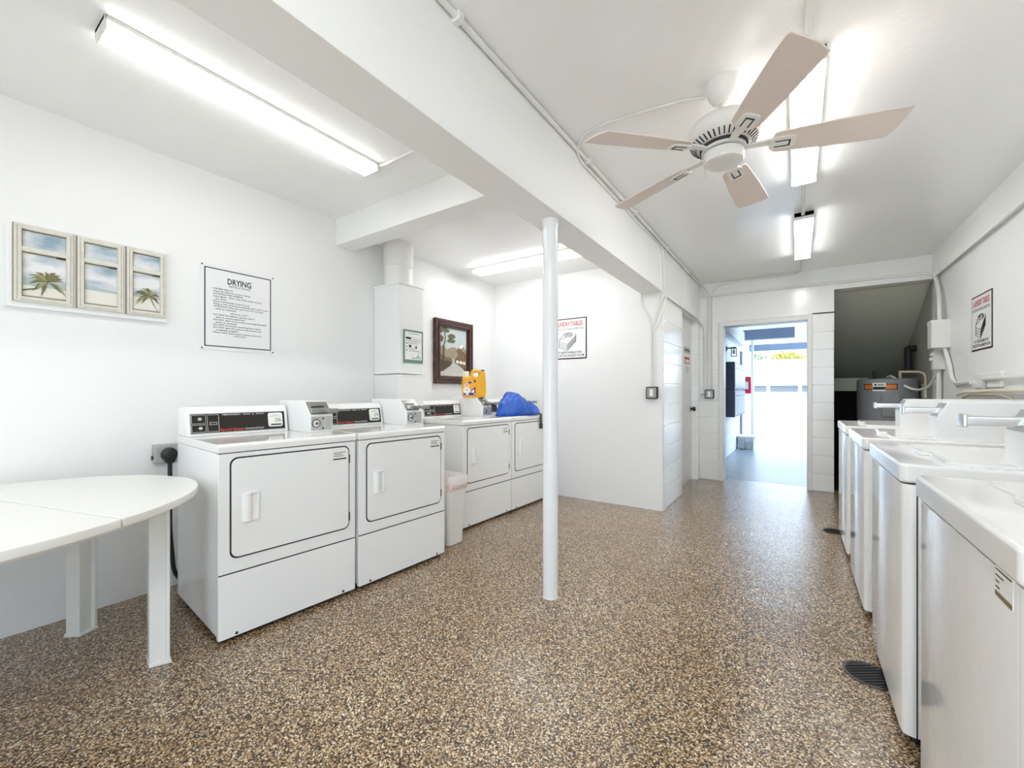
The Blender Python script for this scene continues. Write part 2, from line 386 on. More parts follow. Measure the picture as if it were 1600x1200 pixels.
# ------------------------------------------------------------------ dryers
def dryer(label, O, a, num, brand=True):
    t = thing('clothes_dryer', label, 'dryer', (O[0],O[1],0), R(90-a), 'coin dryers along the left wall')
    W, D, ZT = .681, .70, .927
    mb = MB(); mb.box(.002, W-.002, .012, D, .03, .884, .006)                      # side walls
    mb.box(.0, W, .0, .03, .3225, .8825, .005); mb.box(.0, W, .0, .03, .02, .3165, .005)
    mb.build('cabinet', enamel_m, t)
    MB().box(.004, W-.004, .006, .04, .314, .325).build('seam', seam_m, t); MB().box(.004, W-.004, .004, .05, .880, .890).build('seam', seam_m, t)
    mb = MB(); mb.box(.02, W-.02, .03, D-.02, .0, .04)
    mb.build('base', black_m, t)
    for x in (.075, W-.075): MB().lathe([(0,.003),(.006,.002),(.007,0)], (0,0,0), 10, M=Matrix.Translation((x,.0,.034)) @ Matrix.Rotation(R(90),4,'X')).build('screw', black_m, t)
    MB().prism([(-.006,.886),(-.006,.915),(.006,ZT),(D,ZT),(D,.886)], 'x', -.002, W+.002, .004).build('top', lid_m, t)
    # door
    MB().prism(rrect(.0455,.6425,.3855,.8625,.035), 'y', -.0015, .02).build('door_gasket', seam_m, t)
    dmb = MB(); dmb.prism(rrect(.0525,.6365,.3925,.8555,.031), 'y', -.006, .01, .003)
    d = dmb.build('door', enamel_m, t)
    mb = MB(); o = rrect(.094,.172,.55,.69,.012); 
    mb.prism([(.094,-.004),(.098,-.018),(.112,-.024),(.128,-.022),(.128,-.004)],'z',.552,.688,.003); mb.box(.124,.170,-.013,-.002,.677,.69,.004); mb.box(.124,.170,-.013,-.002,.55,.563,.004); mb.box(.161,.170,-.013,-.002,.55,.69,.004)
    mb.build('handle', enamel2_m, d)
    mb = MB(); mb.box(.540,.625,-.0068,-.004,.787,.842, m=stick_m)
    for k, w in enumerate((.07,.05,.06)): mb.box(.546,.546+w,-.0072,-.004,.826-k*.010,.830-k*.010, m=inkg_m)
    mb.box(.543,.622,-.0072,-.004,.788,.795, m=inkb_m)
    mb.build('rating_label', None, d)
    for z in (.43,.76): MB().box(.637,.644,-.008,.006,z,z+.05,.002).build('hinge', seam_m, t)
    # console
    cw = .512
    pr = [(.49,ZT),(.515,1.060),(.535,1.085),(.66,1.085),(.66,ZT)]
    c = MB().prism(pr, 'x', -.004, cw, .007).build('console', enamel2_m, t)
    sl = math.atan2(.025, .133)
    Mc = Matrix.Translation((0,.4925,.9405)) @ Matrix.Rotation(-sl,4,'X')   # local plane of the sloping console front
    mb = MB(); mb.M = Mc
    x0, x1, h = .012, .496, .112
    mb.box(x0, x1, -.0035, .01, 0, h, .002, m=greymet_m)
    mb.box(x0+.004, x1-.004, -.0045, .01, .004, h-.004, m=blackgloss_m)
    mb.text('PERMANENT  PRESS  &  KNITS', .27, h-.015, -.0050, .0065, .215, m=white_m)
    for fx0, fx1, fz0, fz1 in ((x0+.006,x0+.072,.055,h-.008),(x0+.006,x0+.072,.008,.050),(x0+.077,x0+.133,.008,h-.008)):
        for A in ((fx0,fx1,fz1-.0025,fz1),(fx0,fx1,fz0,fz0+.0025),(fx0,fx0+.0025,fz0,fz1),(fx1-.0025,fx1,fz0,fz1)):
            mb.box(A[0],A[1],-.0055,0,A[2],A[3], m=greymet_m)
    mb.box(x0+.088,x0+.124,-.0055,0,.046,.062, m=greymet_m); mb.box(x0+.091,x0+.121,-.006,0,.049,.059, m=black_m)
    mb.text('Speed Queen', .150, .010, -.0052, .0135, .118, 'LEFT', m=redl_m, bold=.012)
    mb.text('Commercial Dryer', .274, .012, -.0052, .0095, .10, 'LEFT', m=white_m, bold=.006)
    mb.build('control_panel', None, c)
    for x, z in ((x0+.042,.080),(x0+.044,.030)):
        mb = MB(); mb.M = Mc
        mb.lathe([(0,.012),(.009,.011),(.011,.004),(.012,0)], n=16, M=Matrix.Translation((x,-.004,z)) @ Matrix.Rotation(R(90),4,'X')).build('knob', chrome_m, c)
    mb = MB(); mb.M = Mc
    mb.prism(rrect(.398,.480,.018,.102,.012), 'y', -.0060, 0, m=stick_m)
    mb.box(.412,.472,-.0065,0,.026,.034, m=inkb_m); mb.box(.408,.470,-.0064,0,.080,.082, m=inkg_m); mb.box(.420,.460,-.0064,0,.088,.090, m=inkg_m)
    if num: mb.text(num, .455, .045, -.0066, .027, m=inkg_m)
    mb.build('number_sticker', None, c)
    # coin meter
    k = MB(); k.prism([(.235,ZT),(.235,1.030),(.315,1.114),(.66,1.114),(.66,ZT)], 'x', .526, .668, .004)
    k = k.build('coin_meter', enamel2_m, t)
    k['label'] = 'white box with coin slide and key lock'
    mb = MB(); mb.box(.535,.615,.2305,.24,.940,1.022,.002, m=greymet_m); mb.box(.620,.662,.231,.24,.940,1.022,.002, m=greymet_m)
    mb.lathe([(0,.006),(.017,.006),(.021,.004),(.021,0)], n=20, m=chrome_m, M=Matrix.Translation((.562,.2305,.982)) @ Matrix.Rotation(R(90),4,'X'))
    mb.lathe([(.025,.003),(.025,0)], n=20, m=black_m, M=Matrix.Translation((.562,.2305,.982)) @ Matrix.Rotation(R(90),4,'X'))
    mb.box(.560,.566,.2235,.24,.974,.990, m=black_m)
    for z in (.950,1.008): mb.box(.600,.609,.2298,.24,z-.004,z+.006,m=black_m)
    mb.build('lock_plate', None, k)
    mb = MB(); s2 = math.atan2(.08,.084); mb.M = Matrix.Translation((.6,.235,1.030)) @ Matrix.Rotation(-s2,4,'X')
    mb.box(-.066,.062,-.002,.01,.006,.108,.002, m=slide_m)
    mb.box(-.050,.036,-.004,.01,.062,.100,.002, m=slide_m); mb.box(-.046,.030,-.006,.0,.060,.068, m=black_m)
    mb.box(-.062,.05,-.014,.0,.010,.050,.004, m=slide_m)
    mb.M = Matrix.Identity(4)
    mb.box(.590,.640,.13,.29,1.052,1.064,.003, m=slide_m); mb.box(.584,.646,.122,.136,1.044,1.072,.005, m=slide_m); mb.box(.575,.652,.215,.27,1.046,1.070,.004, m=slide_m)
    mb.build('coin_slide', None, k)
    return t
dryer('white coin dryer beside the table, with the number 06 sticker', (-2.19,.828), 5, '06')
dryer('white coin dryer with the 09 sticker, beside the trash bin', (-2.128,1.530), 3.5, '09')
dryer('white coin dryer under the mountain painting, with the orange jug on its coin box', (-2.315,2.675), 2, None)
u3 = .69
dryer('white coin dryer in the far corner, with the blue bag on top', (-2.315+u3*sin(R(2)),2.675+u3*cos(R(2))), 2, None)

# ------------------------------------------------------------------ washers
def washer(label, y0, label_on=False):
    t = thing('washing_machine', label, 'washer', (.285, y0+.686, 0), R(-90), 'coin washers along the right wall')
    W, D, ZT = .686, .66, .935
    mb = MB(); mb.prism([(0.001,.030),(.003,.016),(.009,.006),(.020,.001),(.034,0),(W-.034,0),(W-.020,.001),(W-.009,.006),(W-.003,.016),(W-.001,.030),(W-.001,D),(.001,D)], 'z', .05, .868)
    # rounded lower front corners
    mb.build('cabinet', enamel_m, t)
    MB().prism([(.034,.0),(.04,-.0012),(W-.04,-.0012),(W-.034,0),(W-.034,.004),(.034,.004)], 'z', .052, .866).build('front_panel', wavy_m, t)
    mb = MB(); mb.prism([(.012,.05),(.05,.022),(.636,.022),(.674,.05)], 'y', .0095, D-.01); mb.build('base', enamel_m, t)
    mb = MB(); mb.box(.05, W-.05, .04, D-.03, 0, .025); mb.build('plinth', black_m, t)
    MB().prism([(.004,.03),(.03,.004),(W-.03,.004),(W-.004,.03),(W-.004,D),(.004,D)], 'z', .866, .874).build('seam', seam_m, t)
    MB().box(.0006,.01,.034,.038,.05,.868).build('seam', seam_m, t); MB().box(W-.01,W-.0006,.034,.038,.05,.868).build('seam', seam_m, t)
    mb = MB(); mb.prism(rrect(-.004, W+.004, -.008, D+.02, .022), 'z', .873, ZT, .010, 3); mb.build('top', lid_m, t)
    mb = MB(); mb.prism(rrect(.05, W-.05, .115, .47, .035), 'z', ZT-.002, ZT+.009, .004)
    l = mb.build('lid', lid_m, t)
    MB().prism(rrect(.29, .40, .094, .13, .012), 'z', ZT-.001, ZT+.014, .004).build('lid_tab', lid_m, l)
    # raised rear console
    MB().prism([(.50,ZT-.002),(.52,1.06),(.545,1.10),(D+.16,1.10),(D+.16,ZT-.002)], 'x', .0, .50, .006).build('console', enamel2_m, t)
    k = MB().prism([(.275,ZT-.002),(.275,1.045),(.315,1.122),(D+.19,1.122),(D+.19,ZT-.002)], 'x', .505, .655, .004).build('coin_meter', enamel2_m, t)
    k['label'] = 'white coin box with a sloping front'
    mb = MB(); s2 = math.atan2(.04,.077); mb.M = Matrix.Translation((.58,.275,1.045)) @ Matrix.Rotation(-s2,4,'X')
    mb.box(-.068,.068,-.003,.008,.004,.078,.002)
    mb.box(-.050,.050,-.010,.008,.02,.05,.003)
    mb.M = Matrix.Identity(4)
    mb.build('face_plate', steel_m, k)
    mb = MB(); mb.box(.566,.612,.165,.33,1.062,1.092,.004); mb.box(.560,.618,.154,.168,1.056,1.098,.005)
    mb.build('coin_slide', chrome_m, k)
    if label_on:
        mb = MB(); mb.box(.563,.636,-.0022,.01,.820,.872,m=stick_m)
        for q, (a, b) in enumerate(((.567,.632),(.567,.60),(.567,.582),(.567,.583))): mb.box(a,b,-.0026,.01,.866-q*.010,.8685-q*.010,m=inkb_m)
        mb.box(.565,.634,-.0026,.01,.8215,.830,m=gold_m)
        mb.build('rating_label', None, t)
    return t
washer('white coin washer nearest the viewer, cut by the right edge, label on its front', .945, True)
washer('white coin washer second from the viewer, beside the round floor drain', 1.852)
washer('white coin washer third from the viewer', 2.79)
washer('white coin washer farthest from the viewer, next to the dark niche', 3.695)

# ------------------------------------------------------------------ table
t = thing('oval_table', 'white resin oval table against the left wall beside the first dryer', 'table', (-2.406,-.013,0), R(15.7))
# local: x across, y along; top in two halves and a middle leaf meeting at seams
def ell(y0, y1, A=.85, B=.655, n=40):
    P = []
    ys = [y0+(y1-y0)*k/n for k in range(n+1)]
    right = [(B*math.sqrt(max(0,1-(y/A)**2)), y) for y in ys]
    left = [(-x, y) for x, y in reversed(right)]
    Q = right+left; out = []
    for p in Q:
        if not out or (abs(p[0]-out[-1][0])+abs(p[1]-out[-1][1])) > 1e-5: out.append(p)
    if (abs(out[0][0]-out[-1][0])+abs(out[0][1]-out[-1][1])) < 1e-5: out.pop()
    return out
for y0, y1 in ((.292,.84),(-.287,.287),(-.84,-.292)):
    MB().prism(ell(y0,y1), 'z', .708, .74, .006, 2).build('tabletop', resin_m, t)
MB().prism(ell(-.80,.80,.81,.61), 'z', .69, .71).build('apron', resin_m, t)
def leg(x, y, a):
    mb = MB(); M = Matrix.Translation((x,y,0)) @ Matrix.Rotation(a,4,'Z')
    mb.prism([(-.055,-.03),(-.02,-.036),(.02,-.036),(.055,-.03),(.055,-.018),(.047,-.018),(.022,-.024),(-.022,-.024),(-.047,-.018),(-.055,-.018)], 'z', .012, .70, M=M)
    mb.prism([(-.035,-.03),(.035,-.03),(.03,.035),(-.03,.035)], 'z', .012, .70, .004, M=M)
    mb.prism([(-.057,-.037),(.057,-.037),(.036,.037),(-.036,.037)], 'z', .0, .016, .003, M=M)
    mb.build('leg', resin_m, t)
leg(.285, .60, R(180-25)); leg(-.315, .62, R(180+25)); leg(.285,-.60,R(25)); leg(-.315,-.62,R(-25))

# ------------------------------------------------------------------ trash bin
t = thing('trash_bin', 'slim white trash bin with a liner between the second and third dryers', 'bin', (-2.300,2.425,0), R(88))
mb = MB(); z0=0.003
def taper(mb, w0, d0, w1, d1, z0, z1, r, m=None):
    tb = bmesh.new(); rows=[]
    for w, d, z in ((w0,d0,z0),(w1,d1,z1)):
        rows.append([tb.verts.new((x,y,z)) for x, y in rrect(-w/2,w/2,-d/2,d/2,r)])
    n=len(rows[0])
    for k in range(n): tb.faces.new((rows[0][k],rows[0][(k+1)%n],rows[1][(k+1)%n],rows[1][k]))
    tb.faces.new(rows[0][::-1]); mb.add(tb, m)
taper(mb,.165,.27,.20,.33,.003,.475,.03); mb.build('body', trash_m, t)
mb = MB()
tb = bmesh.new(); rows=[]
for w,d,z in ((.200,.326,.42),(.212,.342,.44),(.206,.336,.455),(.214,.346,.475),(.212,.344,.520),(.205,.335,.528),(.19,.31,.51),(.17,.27,.40)):
    rows.append([tb.verts.new((x+.004*random.uniform(-1,1),y+.004*random.uniform(-1,1),z+.007*random.uniform(-1,1))) for x,y in rrect(-w/2,w/2,-d/2,d/2,.03)])
n=len(rows[0])
for a,b in zip(rows,rows[1:]):
    for k in range(n): tb.faces.new((a[k],a[(k+1)%n],b[(k+1)%n],b[k]))
mb.add(tb); l=mb.build('liner', liner_m, t, ang=80)
mb = MB(); tb = bmesh.new(); rows=[]
for w,d,z in ((.204,.330,.428),(.217,.349,.438),(.212,.344,.452),(.219,.352,.466),(.216,.348,.474)):
    rows.append([tb.verts.new((x+.004*random.uniform(-1,1),y+.004*random.uniform(-1,1),z+.006*random.uniform(-1,1))) for x,y in rrect(-w/2,w/2,-d/2,d/2,.03)])
for a,b in zip(rows,rows[1:]):
    for k in range(n): tb.faces.new((a[k],a[(k+1)%n],b[(k+1)%n],b[k]))
mb.add(tb); mb.build('drawstring_band', band_m, l, ang=80)['label']='pink drawstring band'

# ------------------------------------------------------------------ vent chase and duct
t = thing('vent_chase', 'tall white square vent chase with round duct standing behind the second dryer', 'vent', (-2.95,2.53,0))
mb = MB(); mb.box(-.165,.17,-.14,.14,0,1.318,.004); mb.box(-.163,.168,-.138,.138,1.324,2.093,.004); mb.box(-.166,.176,-.146,.146,2.09,2.10,.002); mb.box(-.166,.173,-.143,.143,1.30,1.318,.002)
mb.build('chase', mat('chase_paint',(.83,.84,.83),.4), t)
mb = MB(); mb.lathe([(.128,2.10),(.126,2.25),(.132,2.262),(.134,2.27),(.126,2.282),(.130,2.30),(.132,ZA)], n=40)
mb.build('duct', cond_m, t)
# notice on the chase: faces +x
def wallthing(name, label, cat, loc, rz, group=None): return thing(name, label, cat, loc, rz, group)
t = wallthing('notice', 'small green-bordered paper notice on the white vent chase', 'notice', (-2.7785,2.434,1.42), R(90))
MB().box(0,.225,-.003,0,0,.287,.0).build('border', green_m, t)
mb = MB(); mb.box(.016,.209,-.0036,0,.03,.271,m=signw_m)
mb.box(.05,.175,-.0042,0,.253,.257,m=inkg_m)
for x in (.035,.055,.075): mb.lathe([(.010,0),(0,0)],n=10,m=inkb_m,M=Matrix.Translation((x,-.0042,.215)) @ Matrix.Rotation(R(90),4,'X'))
for k in range(3):
    mb.box(.03,.04,-.0042,0,.165-k*.03,.175-k*.03,m=inkb_m)
for k, (a,b) in enumerate(((.1,.19),(.03,.19),(.03,.17),(.06,.09),(.13,.15),(.06,.15),(.06,.19))): mb.box(a,b,-.0042,0,.205-k*.017,.209-k*.017,m=inkg_m)
mb.box(.06,.085,-.0043,0,.135,.158,m=inkb_m); mb.box(.135,.15,-.0043,0,.13,.152,m=inkb_m); mb.box(.09,.2,-.0043,0,.04,.047,m=inkg_m)
mb.box(.15,.19,-.0043,0,.055,.062,m=inkg_m); mb.tube([(.15,-.004,.05),(.17,-.004,.075),(.18,-.004,.1)],.002,6,m=inkg_m)
mb.build('printing', None, t)

# ------------------------------------------------------------------ framed beach picture on the left wall
t = wallthing('beach_picture', 'three-pane whitewashed window frame picture of a beach with palms', 'picture', (XL,.292,1.58), R(90))
W, H, T = .618, .415, .035
MB().box(0,W,-.02,0,0,H,.003).build('backing', white_m, t)
pan = [(.022,.222),(.236,.417),(.430,.604)]
for i,(a,b) in enumerate(pan):
    z0, z1 = .025, H-.012
    mb = MB()
    for A in ((a,a+.026,z0,z1),(b-.026,b,z0,z1)): mb.box(A[0],A[1],-T,-.0005,A[2],A[3],.006,2,m=paleframe_m)
    for A in ((a+.002,b-.002,z0+.001,z0+.028),(a+.002,b-.002,z1-.026,z1-.001)): mb.box(A[0],A[1],-T+.0012,-.0005,A[2],A[3],.006,2,m=paleframe_m)
    zr = z0+.245
    mb.box(a+.02,b-.02,-T+.004,-.0005,zr,zr+.026,.005,2,m=paleframe_m)
    # weathered dark lines where the mouldings meet
    for A in ((a+.026,b-.026,zr-.006,zr),(a+.026,b-.026,z1-.031,z1-.026),(a+.026,b-.026,z0+.028,z0+.034),(b-.06,b-.026,zr-.010,zr)): mb.box(A[0],A[1],-.024,-.0005,A[2],A[3],m=grime_m)
    for A in ((a-.003,a,z0,z1),(b,b+.002,z0,z1)): mb.box(A[0],A[1],-.024,-.0005,A[2],A[3],m=grime_m)
    mb.box(a+.0255,a+.0285,-.03,-.0005,z0+.03,z1-.03,m=grime_m); mb.box(a+.010,a+.0115,-T-.0006,-.001,z0+.012,z1-.012,m=grime_m); mb.box(b-.0115,b-.010,-T-.0006,-.001,z0+.012,z1-.012,m=grime_m); mb.box(a+.012,b-.012,-T+.0006,-.001,z0+.010,z0+.0115,m=grime_m)
    mb.build('window_frame', None, t)
    mb = MB(); y=-.0205
    x0, x1 = a+.02, b-.02
    mb.poly([(x0,y,z0+.02),(x1,y,z0+.02),(x1,y,z1-.02),(x0,y,z1-.02)],m=psk_m)
    y-=.0004; hz = z0+.115
    mb.poly([(x0,y,z0+.02),(x1,y,z0+.02),(x1,y,hz-.005),(x0,y,hz+.006)],m=sand_m)
    y-=.0004
    mb.poly([(x0,y,hz-(.03 if i==0 else .010)),(x1,y,hz-(.035 if i==0 else .014)),(x1,y,hz-.002),(x0,y,hz+.010)],m=sea_m if i==0 else (sea_m))
    if i != 1:
        y-=.0004
        if i==0: base=(x0,z0+.055); top=(x0+.092,z0+.112); mid=(x0+.05,z0+.072)
        else: base=(x1-.012,z0+.03); top=(x0+.082,z0+.118); mid=(x0+.10,z0+.07)
        w=.004
        mb.poly([(base[0],y,base[1]-w),(mid[0]+w,y,mid[1]-w*.6),(top[0]+w*.6,y,top[1]),(top[0]-w*.6,y,top[1]),(mid[0]-w,y,mid[1]+w*.6),(base[0]-w*.5,y,base[1]+w)],m=palm_m)
        rg = random.Random(3+i)
        for k in range(24):
            an = rg.uniform(-35,215) if k<16 else rg.uniform(-80,260); ln = rg.uniform(.045,.080)*(1 if i else 1.05); y-=.00012
            an=R(an); dx,dz=cos(an),sin(an); px,pz=-dz,dx; ww=.0075
            e=(top[0]+dx*ln, top[1]+dz*ln-.018*ln/.06)
            m1=(top[0]+dx*ln*.55+px*ww, top[1]+dz*ln*.55+pz*ww+.003); m2=(top[0]+dx*ln*.55-px*ww, top[1]+dz*ln*.55-pz*ww+.001)
            q=[(top[0],y,top[1]),(m2[0],y,m2[1]),(e[0],y,e[1]),(m1[0],y,m1[1])]
            if all(x0<=p[0]<=x1 for p in q): mb.poly(q,m=palm_m if k%3 else palm2_m)
    for f in mb.bm.faces:
        f.normal_update()
        if f.normal.y>0: f.normal_flip()
    mb.build('print', None, t, smooth=False)

# ------------------------------------------------------------------ drying instructions sign
t = wallthing('instruction_sign', 'white drying instructions sign with navy border on the left wall', 'sign', (XL,1.078,1.441), R(90))
W, H = .452, .552
MB().box(0,W,-.004,0,0,H,.001).build('board', signw_m, t)
mb = MB()
for A in ((.022,W-.022,.022,.0285),(.022,W-.022,H-.0285,H-.022),(.022,.0285,.022,H-.022),(W-.0285,W-.022,.022,H-.022)): mb.box(A[0],A[1],-.0046,-.002,A[2],A[3])
mb.build('border_line', ink_m, t)
mb = MB()
for x in (.010,W-.010):
    for z in (.010,H-.010): mb.lathe([(.005,0),(.004,.003),(0,.003)],n=10,M=Matrix.Translation((x,-.004,z)) @ Matrix.Rotation(R(90),4,'X'))
mb.build('screw', black_m, t)
mb = MB(); mb.text('DRYING', W/2, .440, -.0048, .038, .145, bold=.02, m=ink_m); mb.text('INSTRUCTIONS', W/2, .421, -.0048, .013, .13, m=ink_m)
LN = ['FOR BEST RESULTS:','Clean lint filter for proper drying','FOR WRINKLE FREE GARMENTS:','Load lightly - Place only ONE washer load in',' the dryer.','Remove promptly at end of cycle.','Hang or fold clothing immediately after dryer stops.','ATTENTION: When you open dryer door the dryer',' must be restarted.','*PERSONAL SAFETY:','DO NOT let children operate, play in,',' with or around equipment.','DO NOT wash or dry articles containing flammable',' fumes or materials.','DO NOT dry articles containing foam rubber.','DO NOT open the washer until all action has',' completely stopped.','Please CALL if you need a washer service by','*COME AGAIN']
z=.395
for s_ in LN:
    if s_[0]=='*':
        if 'PERS' in s_: z-=.006
        mb.text(s_[1:], W/2, z, -.0048, .0092, .0066*len(s_), m=inkb_m)
    else:
        off=.012 if s_[0]==' ' else 0
        mb.text(s_.strip(), .072+off, z, -.0048, .0092, min(.34,.0068*len(s_)), 'LEFT', m=inkb_m, bold=.012)
    z-=.0163
mb.build('lettering', None, t)

# ------------------------------------------------------------------ laundry tables signs
def laundry_sign(label, loc, rz, W, H):
    t = wallthing('laundry_sign', label, 'sign', loc, rz, 'laundry tables signs')
    MB().box(0,W,-.005,0,0,H,.001).build('border', red_border, t)
    MB().box(.012,W-.012,-.0058,0,.012,H-.012).build('board', signw_m, t)
    y=-.0064
    mb=MB(); mb.text('LAUNDRY TABLES', W/2, H-.085, y, .048, W*.80, m=red_m, bold=.02)
    mb.text('FOR SORTING AND FOLDING LAUNDRY ONLY', W/2, H-.128, y, .022, W*.86, m=inkg_m, bold=.01)
    mb.text('NOT RESPONSIBLE FOR', W/2, .062, y, .023, W*.72, m=inkb_m, bold=.012)
    mb.text('ITEMS LEFT IN LAUNDRY ROOM', W/2, .028, y, .023, W*.86, m=inkb_m, bold=.012)
    mb.build('lettering', None, t)
    # folded shirts drawing: lines with thickness
    mb=MB(); cx, cz, s=W/2, H*.5-.02, W/.45
    def ln(pts, r=.0022): mb.tube([(cx+a*s, y, cz+b*s) for a,b in pts], r*s, 6)
    A,B,Cc,D_=(-.115,-.012),(-.01,-.045),(.095,.05),(.03,.075)
    ln([(-.045,.078),(-.10,.03),(-.115,.005),A,B,Cc,(.098,.06),(.078,.072)]); ln([(-.045,.078),(.0,.082)])
    for k in range(3):
        o=-.022*(k+1); ln([(A[0],A[1]+o),(B[0],B[1]+o),(Cc[0],Cc[1]+o)]); ln([(B[0],B[1]+o),(B[0],B[1]+o+.016)],.0016)
        ln([(B[0]+.006,B[1]+o+.013),(Cc[0],Cc[1]+o+.011)],.0016); ln([(Cc[0],Cc[1]+o),(Cc[0]+.002,Cc[1]+o+.02)],.0024)
    ln([(A[0],A[1]),(A[0],A[1]-.066)])
    ln([(.012+.042*cos(R(q)),.068+.017*sin(R(q))) for q in range(0,361,30)],.0026); ln([(.012+.026*cos(R(q)),.070+.009*sin(R(q))) for q in range(0,361,30)])
    ln([(.012+.052*cos(R(q)),.062+.024*sin(R(q))) for q in range(180,361,20)])
    ln([(-.045,.078),(-.035,.035),(-.045,.028),(-.105,.012),(-.113,.02)])
    mb.build('shirt_drawing', inkb_m, t)
red_border = mat('sign_border', (.05,.012,.012), .4)
laundry_sign('laundry tables sign half hidden behind the white post on the end wall', (-2.330,YA,1.535), 0, .444, .452)
laundry_sign('laundry tables sign on the right wall above the washers', (XR,5.088,1.505), R(-90), .445, .447)

# ------------------------------------------------------------------ mountain painting
t = wallthing('mountain_painting', 'brown framed painting of mountains and a path above the third dryer', 'picture', (XL,3.125,1.255), R(90))
W,H=.60,.685
mb=MB(); f=.085
for A in ((0,f,0,H),(W-f,W,0,H),(0,W,0,f),(0,W,H-f,H)):
    pass
def frame(mb, W, H, steps):
    for o, w, d in steps:
        for i_,A in enumerate(((o,o+w,o,H-o),(W-o-w,W-o,o,H-o),(o+.001,W-o-.001,o+.001,o+w),(o+.001,W-o-.001,H-o-w,H-o-.001))): mb.box(A[0],A[1],-d+(.001 if i_>1 else 0),0,A[2],A[3],.005,3)
frame(mb,W,H,[(0,.03,.045),(.026,.02,.038),(.042,.022,.046),(.060,.025,.030)])
mb.build('frame', wood_m, t)
a=.078
MB().box(a,W-a,-.012,0,a,H-a).build('liner', cream_m, t)
def P2(u,v): return (a+.008+(W-2*a-.016)*u, a+.008+(H-2*a-.016)*v)
mb=MB(); y=-.0125
def pp(L,m):
    global y
    y-=.0003; mb.poly([(P2(*q)[0],y,P2(*q)[1]) for q in L],m=m)
pp([(0,0),(1,0),(1,1),(0,1)],psky_m)
pp([(.55,.55),(.82,.70),(1,.56),(1,.3),(.5,.3)],hill2_m); pp([(.70,.63),(.82,.70),(.88,.66),(.80,.60)],white_m)
pp([(0,.60),(.12,.64),(.26,.55),(.40,.60),(.55,.62),(.75,.52),(1,.45),(1,.2),(0,.2)],hill2_m)
pp([(.60,.56),(.75,.60),(1,.48),(1,.35),(.72,.40)],hill_m); pp([(0,.46),(.2,.40),(.42,.38),(.46,.30),(.40,.2),(0,.1)],hill_m)
pp([(.55,.36),(.66,.44),(.8,.40),(1,.33),(1,.1),(.7,.1),(.55,.26)],hill_m)
for k in range(3): pp([(.60+.13*k,.345-.01*k),(.70+.13*k,.335-.01*k),(.70+.13*k,.275-.01*k),(.60+.13*k,.285-.01*k)],cream_m)
pp([(0,0),(1,0),(1,.08),(.84,.17),(.66,.25),(.54,.28),(.5,.38),(.46,.38),(.45,.27),(.35,.20),(.1,.10),(0,.08)],path_m)
pp([(0,.08),(.12,.10),(.36,.21),(.43,.28),(.3,.33),(.15,.30),(0,.34)],hill3_m); pp([(.85,.17),(1,.08),(1,.17)],hill3_m)
pp([(.12,.62),(.15,.62),(.22,.80),(.16,.96),(.14,.96),(.19,.80)],ptree_m); pp([(.19,.70),(.20,.69),(.42,.82),(.41,.83)],ptree_m); pp([(.12,.64),(.16,.64),(.15,.25),(.10,.25)],hill3_m)
for cx,cy,rx,ry in ((.42,.84,.15,.055),(.42,.74,.15,.045),(.20,.95,.14,.05),(.05,.78,.08,.07),(.03,.93,.06,.06)):
    rg=random.Random(int(cx*100+cy*100)); L=[]
    for k in range(18):
        q=2*pi*k/18; r=rg.uniform(.75,1.1); L.append((min(1,max(0,cx+rx*r*cos(q))),min(1,max(0,cy+ry*r*sin(q)))))
    pp(L,ptree_m)
for fce in mb.bm.faces:
    fce.normal_update()
    if fce.normal.y>0: fce.normal_flip()
mb.build('canvas', None, t, smooth=False)

# ------------------------------------------------------------------ outlet + plug on the left wall
t = thing('wall_outlet', 'grey metal dryer outlet box on the left wall above the table', 'outlet', (XL,.838,.75), R(90))
mb=MB(); mb.box(0,.112,-.045,0,0,.112,.006); mb.build('box', grey_plug_m, t)
mb=MB(); mb.box(.004,.108,-.048,-.045,.004,.108,.003); mb.lathe([(0,.004),(.006,.004),(.008,0)],n=12,M=Matrix.Translation((.02,-.048,.094))@Matrix.Rotation(R(90),4,'X')); mb.build('cover_plate', greymet_m, t)
mb=MB(); mb.lathe([(.013,0),(.013,.006),(0,.006)],n=14,M=Matrix.Translation((0,-.022,.035))@Matrix.Rotation(R(-90),4,'Y')); mb.build('knockout', black_m, t)
t = thing('power_cord', 'black dryer plug and cord hanging from the grey wall outlet', 'cord', (XL+.048,.838+.068,.75), R(90))
mb=MB(); mb.lathe([(0,.034),(.026,.033),(.037,.026),(.040,.012),(.040,.001)],n=24,M=Matrix.Translation((0,0,.052))@Matrix.Rotation(R(90),4,'X'))
mb.prism([(-.038,.05),(.038,.05),(.018,0),(-.018,0)],'y',-.032,-.001,.006); mb.build('plug', black_m, t)
mb=MB(); mb.tube([(0,-.016,.01),(0,-.017,-.10),(0,-.015,-.4),(.02,-.012,-.65),(.07,-.012,-.735)],.0115,10,fil=.08); mb.build('cord', black_m, t)

